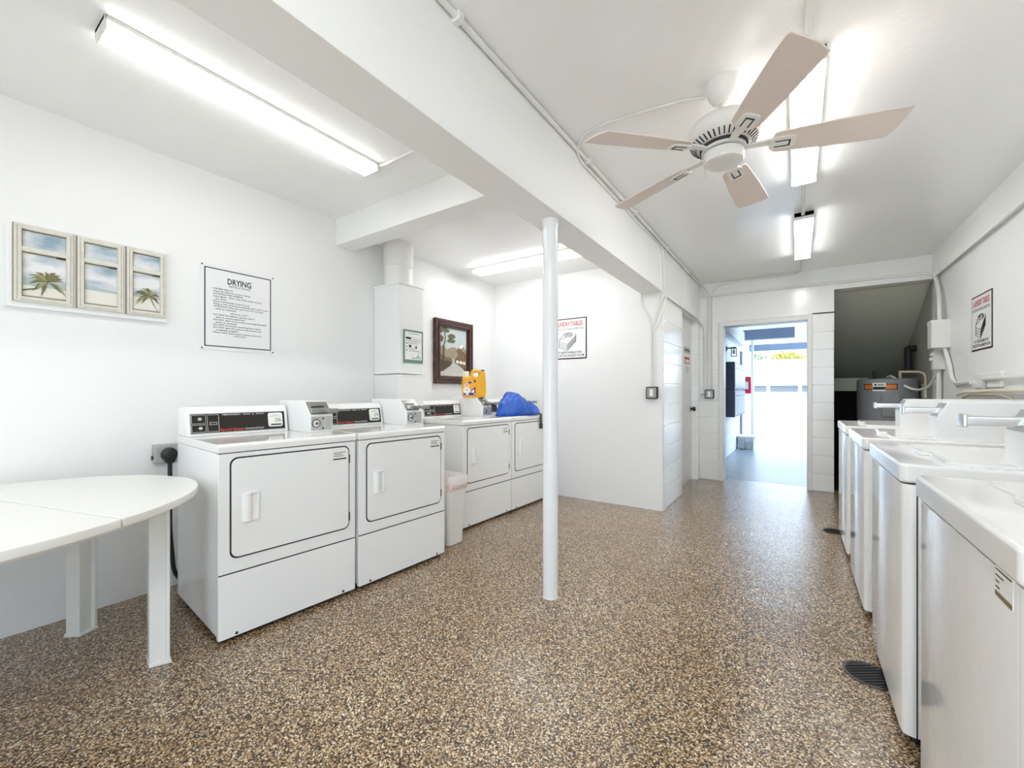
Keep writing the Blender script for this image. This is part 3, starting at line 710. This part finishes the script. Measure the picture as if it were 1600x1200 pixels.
# ------------------------------------------------------------------ detergent jug on the third dryer's coin box
jb = (-2.315+.55*sin(R(2))-.37*cos(R(2)), 2.675+.55*cos(R(2))+.37*sin(R(2)), 1.1145)
t = thing('detergent_jug', 'orange detergent jug with cream cap standing on the third dryer coin box', 'jug', jb, R(48))
mb=MB()
w=.128; d=.05; mb.M=Matrix.Diagonal((.88,1,1,1))
mb.prism([(-w,0),(w,0),(w+.008,.06),(w+.006,.16),(w-.004,.245),(w-.014,.262),(.075,.262),(.066,.25),(.058,.225),(.05,.205),(.0,.205),(-.012,.225),(-.022,.25),(-.034,.225),(-.044,.205),(-w+.006,.205),(-w-.002,.19)],'y',-d,d,.014,3)
mb.tube([(-.018,0,.20),(-.018,0,.25),(.0,0,.262),(.06,0,.262),(.09,0,.25)],.017,12,fil=.02)
mb.build('body', jug_m, t)
mb=MB(); mb.M=Matrix.Diagonal((.88,1,1,1)); mb.lathe([(.036,.20),(.037,.215),(.036,.245),(.030,.258),(0,.260)],(-.086,0,0),24); mb.build('cap', cream_m, t)
mb=MB(); mb.M=Matrix.Diagonal((.88,1,1,1)); mb.box(.08,.122,-.018,.018,.258,.275,.004); mb.build('spout_cap', black_m, t)
mb=MB(); mb.M=Matrix.Diagonal((.88,1,1,1)); yl=-d-.0008
def arc(L,m,o):
    mb.poly([(x,yl-o,z) for x,z in L],m=m)
arc(rrect(-.124,.02,.018,.165,.012),jug_m,0)
arc([(-.12,.02),(.012,.02),(.014,.075),(.014,.105),(-.02,.085),(-.05,.06),(-.09,.05),(-.12,.06)],purple_m,.0004)
arc([(-.118,.145),(-.09,.145),(-.04,.158),(0,.172),(.015,.165),(.018,.148),(-.02,.146),(-.06,.134),(-.10,.132)],maroon_m,.0004)
arc([(-.085+.042*cos(2*pi*k/24),.068+.030*sin(2*pi*k/24)) for k in range(24)],cream_m,.0008)
arc([(-.085+.027*cos(2*pi*k/24),.120+.027*sin(2*pi*k/24)) for k in range(24)],cream_m,.0010)
arc([(-.085+.021*cos(2*pi*k/24),.122+.021*sin(2*pi*k/24)) for k in range(24)],pinkred_m,.0014)
arc([(-.045,.05),(-.01,.08),(.0,.07),(-.005,.045)],cream_m,.0012); arc(rrect(-.10,-.06,.025,.035,.004),cream_m,.0012); arc(rrect(-.01,.008,.03,.04,.004),cream_m,.0012); arc(rrect(-.035,-.002,.150,.160,.004),cream_m,.0010)
arc([(-.105,.072),(-.065,.072),(-.065,.078),(-.105,.078)],inkg_m,.0012)
for fce in mb.bm.faces:
    fce.normal_update()
    if fce.normal.y>0: fce.normal_flip()
mb.build('label_print', None, t, smooth=False)

# ------------------------------------------------------------------ blue laundry bag on the fourth dryer
t = thing('laundry_bag', 'crumpled blue fabric bag lying on the farthest dryer', 'bag', (-2.43,3.70,.928), 0)
tb=bmesh.new(); N=84; grid={}
def ridge(x,y,z): return 1-2*abs(noise.noise(Vector((x,y,z))))
def lin(v,P):
    for (a0,h0),(a1,h1) in zip(P,P[1:]):
        if v<=a1: return h0+(h1-h0)*max(0,(v-a0))/(a1-a0)
    return P[-1][1]
def hgt(x,y):
    ang=math.atan2(y/.36,x/.20); lim=1+.06*sin(3*ang+.6)+.04*sin(7*ang)
    u=math.hypot(x/.165, y/.345)/lim
    if u>=1 or (x<-.085 and y>.15): return None
    edge=min(1,(1-u)*5)**.5
    yy=y+.05*noise.noise(Vector((x*9,0,3)))
    p=lin(yy,[(-.36,.03),(-.27,.10),(-.20,.155),(-.09,.205),(-.03,.185),(.03,.13),(.07,.075),(.14,.090),(.24,.075),(.36,.02)])
    p*=1-.55*(abs(x+.03)/.17)**1.6
    fold=.034*ridge(x*8+1.2*y,y*9-4*x,1.3)+.024*ridge(x*17-6*y,y*12+7*x,4.2)+.008*ridge(x*40,y*30+9*x,2.2)
    crease=-.045*math.exp(-((y+.30+1.4*(x+.1))/.016)**2)-.04*math.exp(-((y-.02-.8*x)/.018)**2)-.035*math.exp(-((y-.19+.9*x)/.02)**2)
    return max(.012,(p+fold+crease)*edge)
step=.44/N
top={}
for i in range(N+1):
    for j in range(N+1):
        x=-.22+i*step; y=-.44+j*step*2.0; h=hgt(x,y)
        if h is not None: top[i,j]=(tb.verts.new((x,y,h)), tb.verts.new((x,y,.001)))
for i in range(N):
    for j in range(N):
        k=[(i,j),(i+1,j),(i+1,j+1),(i,j+1)]
        if all(q in top for q in k):
            tb.faces.new([top[q][0] for q in k]); tb.faces.new([top[q][1] for q in reversed(k)])
be=[e for e in tb.edges if len(e.link_faces)==1 and e.verts[0].co.z>.005 or (len(e.link_faces)==1)]
pair={}
for q,(a_,b_) in top.items(): pair[a_]=b_
for e in list(be):
    v1,v2=e.verts
    if v1 in pair and v2 in pair:
        tb.faces.new((v2,v1,pair[v1],pair[v2]))
bmesh.ops.delete(tb, geom=[v for v in tb.verts if not v.link_faces], context='VERTS')
bmesh.ops.recalc_face_normals(tb, faces=tb.faces[:])
bmesh.ops.smooth_vert(tb, verts=[v for v in tb.verts if v.co.z>.012], factor=.25, use_axis_x=True, use_axis_y=True, use_axis_z=True)
mb=MB(); mb.add(tb); mb.build('bag_body', blue_m, t, ang=180)
mb=MB(); mb.M=Matrix.Translation((0,.02,0)); mb.prism([(.0,.03),(.13,.012),(.172,.004),(.172,-.10),(.178,-.10),(.178,.008),(.135,.02),(.0,.038)],'y',.13,.16); mb.box(.170,.182,.12,.17,-.15,-.09,.004)
mb.build('strap', mat('strap_dark',(.02,.05,.05),.5), t)['label']='dark strap hanging over the dryer edge'

# ------------------------------------------------------------------ ceiling fan
FC=(-.284,2.174)
t = thing('ceiling_fan', 'white five-blade ceiling fan with pale pinkish blades', 'fan', (FC[0],FC[1],ZR))
mb=MB(); mb.lathe([(.080,.002),(.081,-.006),(.079,-.020),(.072,-.042),(.060,-.066),(.046,-.084),(.035,-.090),(.034,-.096),(0,-.096)],n=40); mb.build('canopy', fan_m, t)
mb=MB(); mb.lathe([(.014,-.09),(.014,-.17)],n=16); mb.lathe([(0,-.092),(.026,-.093),(.024,-.100),(0,-.101)],n=20); mb.build('downrod', fan_m, t)
zo=-.030
mb=MB(); mb.lathe([(r_,z_+zo) for r_,z_ in [(.02,-.122),(.045,-.128),(.100,-.142),(.140,-.164),(.156,-.192),(.158,-.216),(.152,-.230),(.145,-.236),(.140,-.248),(.116,-.263),(.105,-.267),(0,-.267)]],n=56)
h=mb.build('motor_housing', fan_m, t)
mb=MB()
for k in range(40):
    mb.box(-.017,.017,-.0028,.0028,-.0015,.0015,M=Matrix.Rotation(2*pi*k/40,4,'Z') @ Matrix.Translation((.1285,0,-.2562+zo)) @ Matrix.Rotation(R(-32),4,'Y'))
o_=mb.build('vent_slots', seam_m, h)
mb=MB(); mb.lathe([(.102,-.262+zo),(.102,-.279+zo),(0,-.279+zo)],n=40); mb.build('flywheel', seam_m, t)
mb=MB(); mb.lathe([(r_,z_+zo) for r_,z_ in [(.092,-.274),(.095,-.277),(.095,-.290),(.083,-.2905),(.078,-.291),(.078,-.296),(.086,-.2965),(.087,-.330),(.082,-.340),(.070,-.345),(.03,-.346),(0,-.346)]],n=44); mb.build('switch_cup', fan_m, t)
mb=MB(); mb.lathe([(.0795,-.2908+zo),(.0795,-.2963+zo)],n=40); mb.build('cup_gap', seam_m, t)
mb=MB(); mb.tube([(-.07,-.05,-.36),(-.07,-.05,-.44)],.0012,6); mb.build('pull_chain', chrome_m, t)
for k in range(5):
    A=R(11.5+72*k); M=Matrix.Rotation(A,4,'Z') @ Matrix.Translation((0,0,-.318)) @ Matrix.Rotation(R(2.2),4,'Y') @ Matrix.Rotation(R(-13),4,'X')
    mb=MB(); pts=[(.20,-.050),(.215,-.058),(.40,-.071),(.58,-.078),(.655,-.077),(.666,-.070),(.658,-.02),(.646,.03),(.622,.077),(.58,.077),(.40,.070),(.215,.058),(.20,.050),(.192,.02),(.192,-.02)]
    mb.prism(pts,'z',.002,.009,.002,M=M)
    bl=mb.build('blade', blade_m, t)
    mb=MB(); mb.prism(rrect(.185,.285,-.036,.036,.020),'z',-.006,.002,.002,M=M)
    mb.prism([(.09,-.014),(.20,-.022),(.20,.022),(.09,.014)],'z',-.004,.004,.002,M=Matrix.Rotation(A,4,'Z') @ Matrix.Translation((0,0,-.316)) @ Matrix.Rotation(R(-5),4,'X'))
    mb.build('blade_bracket', fan_m, bl)
    mb=MB(); 
    for a0 in ((.205,.265,-.018,-.013),(.205,.265,.013,.018),(.258,.265,-.018,.018)): mb.box(a0[0],a0[1],a0[2],a0[3],-.0075,0,M=M)
    mb.build('bracket_slot', seam_m, bl)

# ------------------------------------------------------------------ conduits and cables
def conduit(name, label, cat, paths, r, m=cond_m, fil=.05, clips=(), group=None, n=10):
    mb=MB()
    for p in paths: mb.tube(p, r, n, fil)
    for (x,y,z,a) in clips:
        mb.box(-r*1.9,r*1.9,-.014,.014,-r*1.5,r*1.5,.003,M=Matrix.Translation((x,y,z)) @ Matrix.Rotation(a,4,'Z'))
    return tag(mb.build(name, m), label, cat, group)
GC='painted conduits on walls and ceilings'
conduit('conduit','white conduit along the top of the long beam turning down to the far switch','conduit',[[(-1.066,YB+.02,2.592),(-1.066,5.98,2.592),(-1.04,6.094,2.585),(-.968,6.095,2.50),(-.968,6.095,1.2)]],.0125,fil=.06,clips=[(-1.068,y,2.590,0) for y in (.75,1.2,2.4,3.3,4.3,5.3)],group=GC)
conduit('cable','thin white cable from the fan joining the beam then dropping at the pier','cable',[[(FC[0]-.085,FC[1]+.02,ZR-.02),(-.40,2.20,2.600),(-.48,2.17,2.601),(-.665,2.145,2.602),(-.868,2.125,2.602),(-1.00,2.16,2.602),(-1.076,2.26,2.585),(-1.076,2.33,2.555),(-1.076,3.4,2.552),(-1.076,4.06,2.565),(-1.076,4.185,2.50),(-1.076,4.21,2.15),(-1.10,4.207,2.06),(-1.150,4.207,1.93),(-1.168,4.207,1.76),(-1.155,4.207,1.40),(-1.163,4.207,1.2)]],.0075,cable_m,fil=.05,group=GC)
conduit('cable','white cable dropping from the beam end to the near switch','cable',[[(-1.296,4.207,2.16),(-1.29,4.207,2.05),(-1.205,4.207,1.90),(-1.192,4.207,1.80),(-1.19,4.207,1.2)]],.0075,cable_m,fil=.06,group=GC)
conduit('conduit','white conduit above the side door bending round the pier','conduit',[[(-1.170,4.205,1.76),(-1.130,4.205,1.84),(-1.084,4.205,1.96),(-1.066,4.22,2.08),(-1.068,4.32,2.122),(-1.068,5.80,2.122),(-1.065,6.06,2.10),(-1.024,6.096,2.03),(-1.021,6.096,1.90),(-1.021,6.096,1.2)]],.0115,fil=.05,group=GC)
conduit('cable','white cable across the top of the far wall down to the far switch','cable',[[(.04,5.31,2.60),(.045,5.9,2.602),(.04,6.05,2.60),(-.05,6.098,2.588),(-.65,6.098,2.592),(-.85,6.098,2.578),(-.928,6.098,2.49),(-.930,6.098,2.30),(-.930,6.098,1.2)]],.0085,cable_m,fil=.06,group=GC)
conduit('conduit','long white pipe across the far wall bending down into the panel box','conduit',[[(-1.08,6.093,2.452),(.35,6.093,2.430),(1.10,6.093,2.420),(1.175,6.07,2.40),(1.185,6.00,2.30),(1.175,5.86,2.12),(1.165,5.80,1.87)]],.016,fil=.08,group=GC,n=14)
conduit('conduit','short white conduit joining the two strip lights behind the fan','conduit',[[(.040,3.39,2.592),(.040,4.09,2.592)]],.0125,group=GC)
conduit('conduit','white conduit on the ceiling running from the strip light over the fan toward the viewer','conduit',[[(.036,-.05,2.592),(.036,2.17,2.592)]],.0125,group=GC)
conduit('cable','short white cable from the long dryer bay light to the beam','cable',[[(-2.14,1.68,2.566),(-2.08,1.692,2.568),(-1.97,1.69,2.57),(-1.75,1.70,2.572),(-1.28,1.72,2.572)]],.009,cable_m,fil=.05,group=GC)
# switches
def switch(label, loc, rz):
    t=thing('light_switch', label, 'switch', loc, rz, 'surface mounted switches')
    MB().prism(rrect(-.056,.056,-.060,.060,.012),'y',-.042,0,.004).build('box', rubber_m, t)
    MB().prism(rrect(-.045,.045,-.050,.050,.006),'y',-.046,-.04,.002).build('cover_plate', switchp_m, t)
    MB().box(-.016,.016,-.052,-.044,-.034,.034,.002).build('rocker', white_m, t)
    return t
switch('surface light switch on the end wall corner beside the pier', (-1.182,YA,1.16), 0)
t=switch('surface light switch on the far wall left of the open doorway', (-.963,YF,1.14), 0)
MB().tube([(-.05,-.02,-.005),(-.108,-.02,-.005)],.012,10).build('side_pipe', greymet_m, t)

# ------------------------------------------------------------------ panel box and pipes on the right wall
t=thing('electrical_panel','white electrical box on the right wall beside the dark niche','electrical box',(1.15,5.76,1.597))
mb=MB(); mb.box(-.065,.07,-.075,.075,0,.268,.004); mb.build('box', cond_m, t)
MB().box(-.069,.07,-.079,.079,.240,.272,.003).build('lid', cond_m, t)
t=thing('disconnect_switch','small white switch box hanging under the electrical box','switch box',(1.165,5.90,1.395))
mb=MB(); mb.box(-.035,.055,-.04,.04,0,.185,.005); mb.build('box', cond_m, t)
mb=MB(); mb.box(-.055,-.033,-.02,.02,.09,.12,.004); mb.box(-.048,-.033,-.03,.03,.14,.165,.004); mb.build('lever', cond_m, t)
conduit('conduit','thick white conduit curving from the electrical box along the right wall','conduit',[[(1.185,5.73,1.60),(1.19,5.68,1.52),(1.195,5.60,1.42),(1.197,5.56,1.30),(1.197,5.45,1.245),(1.197,5.02,1.252)]],.017,fil=.07,group=GC,n=12)
conduit('hose','pale hose looping from the switch box to the water heater','hose',[[(1.17,5.90,1.40),(1.175,6.02,1.32),(1.165,6.2,1.22),(1.11,6.38,1.185),(1.03,6.46,1.22),(.96,6.52,1.31),(.92,6.62,1.36),(.90,6.70,1.345)]],.013,cable_m,fil=.09,group=GC)
conduit('conduit','white pipe dropping below the switch box behind the washers','conduit',[[(1.185,5.93,1.41),(1.188,5.93,.05)]],.02,fil=0,group=GC)
tag(MB().box(1.200,XR-.0005,4.42,5.01,1.205,1.312,.003).build('wall_plate', signw_m),'white board fixed flat on the right wall behind the pipes','board')
conduit('conduit','white pipe along the right wall starting at the flat white board','conduit',[[(1.19,4.72,1.266),(1.19,.3,1.30)]],.014,fil=0,group=GC,n=12)
conduit('water_pipe','cream water pipe running low along the right wall behind the washers','pipe',[[(1.185,5.33,1.143),(1.185,5.15,1.165),(1.185,4.5,1.178),(1.185,.3,1.19)]],.014,pipe_m,fil=.06,group=GC,n=12)
conduit('water_hose','yellowed hose lying over the water pipe behind the third washer','hose',[[(1.165,5.10,1.12),(1.160,4.9,1.147),(1.160,4.4,1.150),(1.160,4.15,1.135),(1.165,4.0,1.08)]],.009,brass_m,fil=.08,n=12)
tag(MB().tube([(1.19,4.70,1.25),(1.19,4.70,1.16)],.012,10).build('pipe_hanger', greymet_m),'grey hanger strap between the two right wall pipes','hanger')

# ------------------------------------------------------------------ water heater in the niche
t=thing('water_heater','grey water heater with an orange label standing in the dark niche','water heater',(.895,6.72,0))
mb=MB(); mb.lathe([(0,.0),(.272,.0),(.277,.03),(.280,.06),(.280,1.29),(.274,1.315),(.26,1.325),(0,1.33)],n=56); mb.build('tank', heater_m, t)
def cyl(mb,r,a0,a1,z0,z1,m,n=14):
    L=[]
    for k in range(n):
        q0=R(a0+(a1-a0)*k/n); q1=R(a0+(a1-a0)*(k+1)/n)
        mb.poly([(r*cos(q0),r*sin(q0),z0),(r*cos(q1),r*sin(q1),z0),(r*cos(q1),r*sin(q1),z1),(r*cos(q0),r*sin(q0),z1)],m=m)
mb=MB(); c0=-111
cyl(mb,.2812,c0-33,c0+33,1.195,1.262,inkb_m,22); cyl(mb,.2816,c0-31,c0-11,1.203,1.254,orange_m); cyl(mb,.2816,c0+11,c0+31,1.203,1.254,orange_m)
cyl(mb,.2820,c0-13,c0+12,1.228,1.275,white_m); cyl(mb,.2822,c0-9,c0-5,1.240,1.262,inkb_m,4); cyl(mb,.2822,c0-3,c0+9,1.245,1.258,inkg_m); cyl(mb,.2820,c0-13,c0+12,1.178,1.196,white_m)
mb.build('label_band', None, t)
mb=MB(); mb.box(-.075,.075,-.02,.012,0,.26,.006,M=Matrix.Rotation(R(-90+0),4,'Z')@Matrix.Translation((0,0,0)) if 0 else Matrix.Rotation(R(c0+20+90),4,'Z')@Matrix.Translation((0,-.277,.88))); mb.build('access_panel', heater_m, t)
for s_ in (-.11,.12):
    mb=MB(); mb.tube([(s_,.0,1.32),(s_,.0,1.42)],.018,12); mb.build('pipe_stub', rubber_m if s_<0 else brass_m, t)
conduit('copper_pipe','short copper elbow pipe beside the water heater','pipe',[[(1.00,6.55,1.40),(1.15,6.50,1.395),(1.19,6.48,1.36),(1.19,6.48,1.20)]],.014,brass_m,fil=.03)
conduit('vent_pipe','black square-bend pipe on the back of the niche','pipe',[[(1.13,6.98,1.45),(1.13,6.98,1.70),(1.20,6.98,1.70)]],.038,rubber_m,fil=.012)
tag(MB().box(1.185,1.2055,6.50,6.66,1.10,1.26,.004).build('control_box', cond_m),'small white control box on the niche wall right of the water heater','box')

# ------------------------------------------------------------------ floor drains
def drain(label, x, y, r):
    t=thing('floor_drain', label, 'drain', (x,y,0), R(35), 'round floor drains')
    mb=MB(); mb.lathe([(r,0),(r,.003),(r-.010,.004),(r-.014,.001)],n=40); mb.build('rim', black_m, t)
    mb=MB(); mb.lathe([(r-.012,.0008),(0,.0008)],n=40); mb.build('pan', nichew_m, t)
    mb=MB(); k=-r+.022
    while k<r-.02:
        L=math.sqrt((r-.012)**2-k*k); mb.box(-L,L,k-.004,k+.004,.0008,.004,.001); k+=.0165
    mb.build('grate', rubber_m, t)
drain('round black floor drain beside the second washer', .252,2.262,.092)
drain('round black floor drain beyond the farthest washer', .255,4.42,.078)

# ------------------------------------------------------------------ outside the doorway
struct('floor', MB().box(-1.2, 4.0, YF+.18, 14.0, -.12, -.004), conc_m, smooth=False)
struct('ground', MB().box(-30, 30, 14.0, 60, -.2, -.03), ground_m, smooth=False)
mb=MB()
z=0
while z<2.5:
    mb.box(-1.30,-1.03,YF+.175,13.6,z+.001,min(z+.2087,2.62)-.001,.006); z+=.2087
mb.box(-1.29,-1.036,YF+.175,13.59,0,2.62); struct('wall_corridor', mb, outwall_m)
struct('ceiling', MB().box(-1.3, 1.4, YF+.18, 13.7, 2.62, 2.72), outwall_m, smooth=False)
struct('trim_6', MB().box(-1.03, -.035, 9.95, 10.15, 2.25, 2.455, .004), slate_m)
struct('trim_7', MB().box(-1.03, 1.5, 12.6, 12.8, 2.235, 2.40, .004), slate_m)
struct('trim_8', MB().box(-1.03, -.90, YF+.2, 9.95, 2.12, 2.40, .004), outwall_m)
for nm, z0 in (('upper',1.215),('lower',.728)):
    t=thing('mailbox_unit','slate %s mailbox unit on the corridor wall outside the doorway'%nm,'mailbox',(-1.03,8.15,z0),R(90),'wall mailboxes in the corridor')
    MB().box(0,1.75,-.14,0,0,.478,.004).build('cabinet', mail_m, t)
    for i in range(4):
        d=MB().box(.03+.43*i,.43+.43*i,-.146,-.13,.03,.45,.004).build('mailbox_door', mailf_m, t)
        MB().box(.16+.43*i,.30+.43*i,-.150,-.14,.36,.385,.002).build('mail_slot', mail_m, d)
t=thing('wall_lantern','black lantern on the corridor wall above the mailboxes','lantern',(-1.03,8.22,1.93))
mb=MB(); mb.lathe([(.045,0),(.045,.012),(.03,.02),(0,.02)],n=20,M=Matrix.Rotation(R(90),4,'Y')); mb.tube([(.01,0,0),(.11,0,.012)],.012,10); mb.lathe([(.05,.02),(.035,.04),(0,.045)],(.12,0,-.02),16); mb.build('bracket', black_m, t)
mb=MB()
for k in range(4):
    a_=R(45+90*k); mb.tube([(.12+.05*cos(a_),.05*sin(a_),.0),(.12+.06*cos(a_),.06*sin(a_),-.14)],.004,6)
    b2=R(135+90*k); mb.tube([(.12+.06*cos(a_),.06*sin(a_),-.14),(.12+.06*cos(b2),.06*sin(b2),-.14)],.004,6); mb.tube([(.12+.05*cos(a_),.05*sin(a_),.0),(.12+.05*cos(b2),.05*sin(b2),.0)],.004,6)
mb.build('cage', black_m, t)
mb=MB(); mb.lathe([(0,-.11),(.02,-.10),(.028,-.07),(.018,-.04),(.012,-.01),(0,-.01)],(.12,0,0),16); mb.build('bulb', white_m, t)
t=thing('fire_cabinet','red extinguisher cabinet on the corridor wall past the mailboxes','cabinet',(-1.03,10.6,1.13))
MB().box(0,.20,-.12,.12,0,.37,.004).build('cabinet', redcab_m, t)
MB().box(.05,.15,-.126,-.118,.10,.26,.002).build('window', white_m, t)
tag(MB().box(-1.03,-.985,10.35,10.43,.0,2.05,.004).build('downspout', slate_m),'slate vertical pilaster strip on the corridor wall behind the mailboxes','strip')
mb=MB(); mb.lathe([(.035,0),(.035,2.62)],n=20); mb.box(-.10,.03,-.03,.03,2.28,2.31)
tag(mb.build('corridor_pole', greymet_m, loc=(-.945,12.4,0)),'thin grey pole at the end of the corridor behind the red cabinet','pole')
t=thing('plastic_tub','clear plastic tub of papers on the corridor floor under the mailboxes','tub',(-.86,9.9,-.004))
mb=MB(); taper(mb,.25,.30,.32,.38,.004,.26,.03); mb.build('tub', tub_m, t)
mb=MB(); mb.box(-.18,.18,-.21,.21,.25,.272,.006); mb.build('rim', white_m, t)
mb=MB(); mb.box(-.132,-.02,-.185,-.12,.03,.23,M=Matrix.Rotation(R(4),4,'X')); mb.box(.0,.132,-.18,-.12,.02,.18,M=Matrix.Rotation(R(5),4,'X')); mb.build('papers', newsp_m, t)
# fence, house and trees beyond
t=thing('vinyl_fence','white vinyl fence beyond the corridor','fence',(0,18.2,-.03))
mb=MB(); mb.box(-8,8,0,.04,.10,1.12); mb.box(-8,8,-.02,.06,1.10,1.19,.005); mb.box(-8,8,-.02,.06,.08,.17,.005); mb.build('panel', vinyl_m, t)
for k in range(9):
    x=-7.3+1.6*k+.03; mb=MB(); mb.box(x-.06,x+.06,-.05,.09,0,1.22,.004); mb.prism([(x-.07,1.22),(x+.07,1.22),(x,1.28)],'y',-.06,.10); mb.build('fence_post', vinyl_m, t)
t=thing('neighbour_house','low white house with a pale roof behind the fence','house',(0,24,-.03))
mb=MB(); mb.box(-9,9,0,7,0,1.56); mb.build('wall', outwall_m, t)
mb=MB(); mb.prism([(-.6,1.50),(-.6,1.62),(3.5,3.0),(7.6,1.62),(7.6,1.50)],'x',-9.5,9.5); mb.build('roof', shing_m, t)
for k in range(9):
    x=-6.2+1.28*k; MB().box(x,x+1.12,-.03,.02,1.02,1.48,.003).build('window', glassd_m, t)
def tree(label,x,y,zc,rx,rz,m,n,seed):
    t=thing('tree',label,'tree',(x,y,-.03),0,'trees behind the house')
    mb=MB(); mb.tube([(0,0,0),(.05,0,zc*.5),(-.05,.05,zc)],[.14,.11,.07],10)
    for k in range(5):
        a=2*pi*k/5; mb.tube([(0,0,zc*.55),(rx*.5*cos(a),rx*.5*sin(a),zc+rz*.2)],[.06,.02],6)
    mb.build('trunk', trunk_m, t)
    rg=random.Random(seed); tb=bmesh.new()
    for k in range(n):
        while 1:
            v=Vector((rg.uniform(-1,1),rg.uniform(-1,1),rg.uniform(-1,1)))
            if v.length<1: break
        v=v*(.55+.45*v.length)
        p=Vector((v.x*rx,v.y*rx,zc+v.z*rz)); p+=p.normalized()*.25*noise.noise(p*1.3)
        s_=rg.uniform(.06,.13); a=Vector((rg.uniform(-1,1),rg.uniform(-1,1),rg.uniform(-1,1))).normalized(); b=a.orthogonal().normalized(); c_=a.cross(b)
        tb.faces.new([tb.verts.new(p+b*s_),tb.verts.new(p+c_*s_*.55),tb.verts.new(p-b*s_),tb.verts.new(p-c_*s_*.55)])
    mb=MB(); mb.add(tb); mb.build('foliage', m, t, smooth=False)
tree('round yellow-green tree above the roof beyond the fence', -.55,34,2.95,1.35,1.0,leaf_m,5200,3)
tree('green tree left of the yellow-green tree above the far roof', -2.6,36,2.95,1.1,1.2,leaf2_m,1800,4)
tree('green tree right of the yellow-green tree above the far roof', 1.35,36,2.9,1.0,.9,leaf2_m,1800,5)

# ------------------------------------------------------------------ daylight
w=bpy.data.worlds.new('World'); SC.world=w; w.use_nodes=True
bg=w.node_tree.nodes['Background']; bg.inputs[0].default_value=(.62,.80,1.0,1); bg.inputs[1].default_value=2.2
sl=bpy.data.lights.new('sun','SUN'); sl.energy=3.6; sl.angle=R(1); sl.color=(1,.96,.90)
so=bpy.data.objects.new('sun',sl); COL.objects.link(so); so.rotation_euler=Vector((-.15,.45,-.88)).to_track_quat('-Z','Y').to_euler()

# ------------------------------------------------------------------ camera
cd=bpy.data.cameras.new('camera'); cd.sensor_width=36; cd.lens=654.4/1600*36; cd.shift_y=(612.2-600)/1600; cd.clip_start=.02; cd.clip_end=200
co=bpy.data.objects.new('camera',cd); COL.objects.link(co); co.location=(0,0,1.17); co.rotation_euler=(R(90),0,R(34.23)); SC.camera=co
SC.view_settings.view_transform='Standard'; SC.view_settings.look='None'; SC.view_settings.gamma=1; SC.view_settings.exposure=1.29
SC.view_settings.use_curve_mapping=False
SC.cycles.max_bounces=14; SC.cycles.diffuse_bounces=8
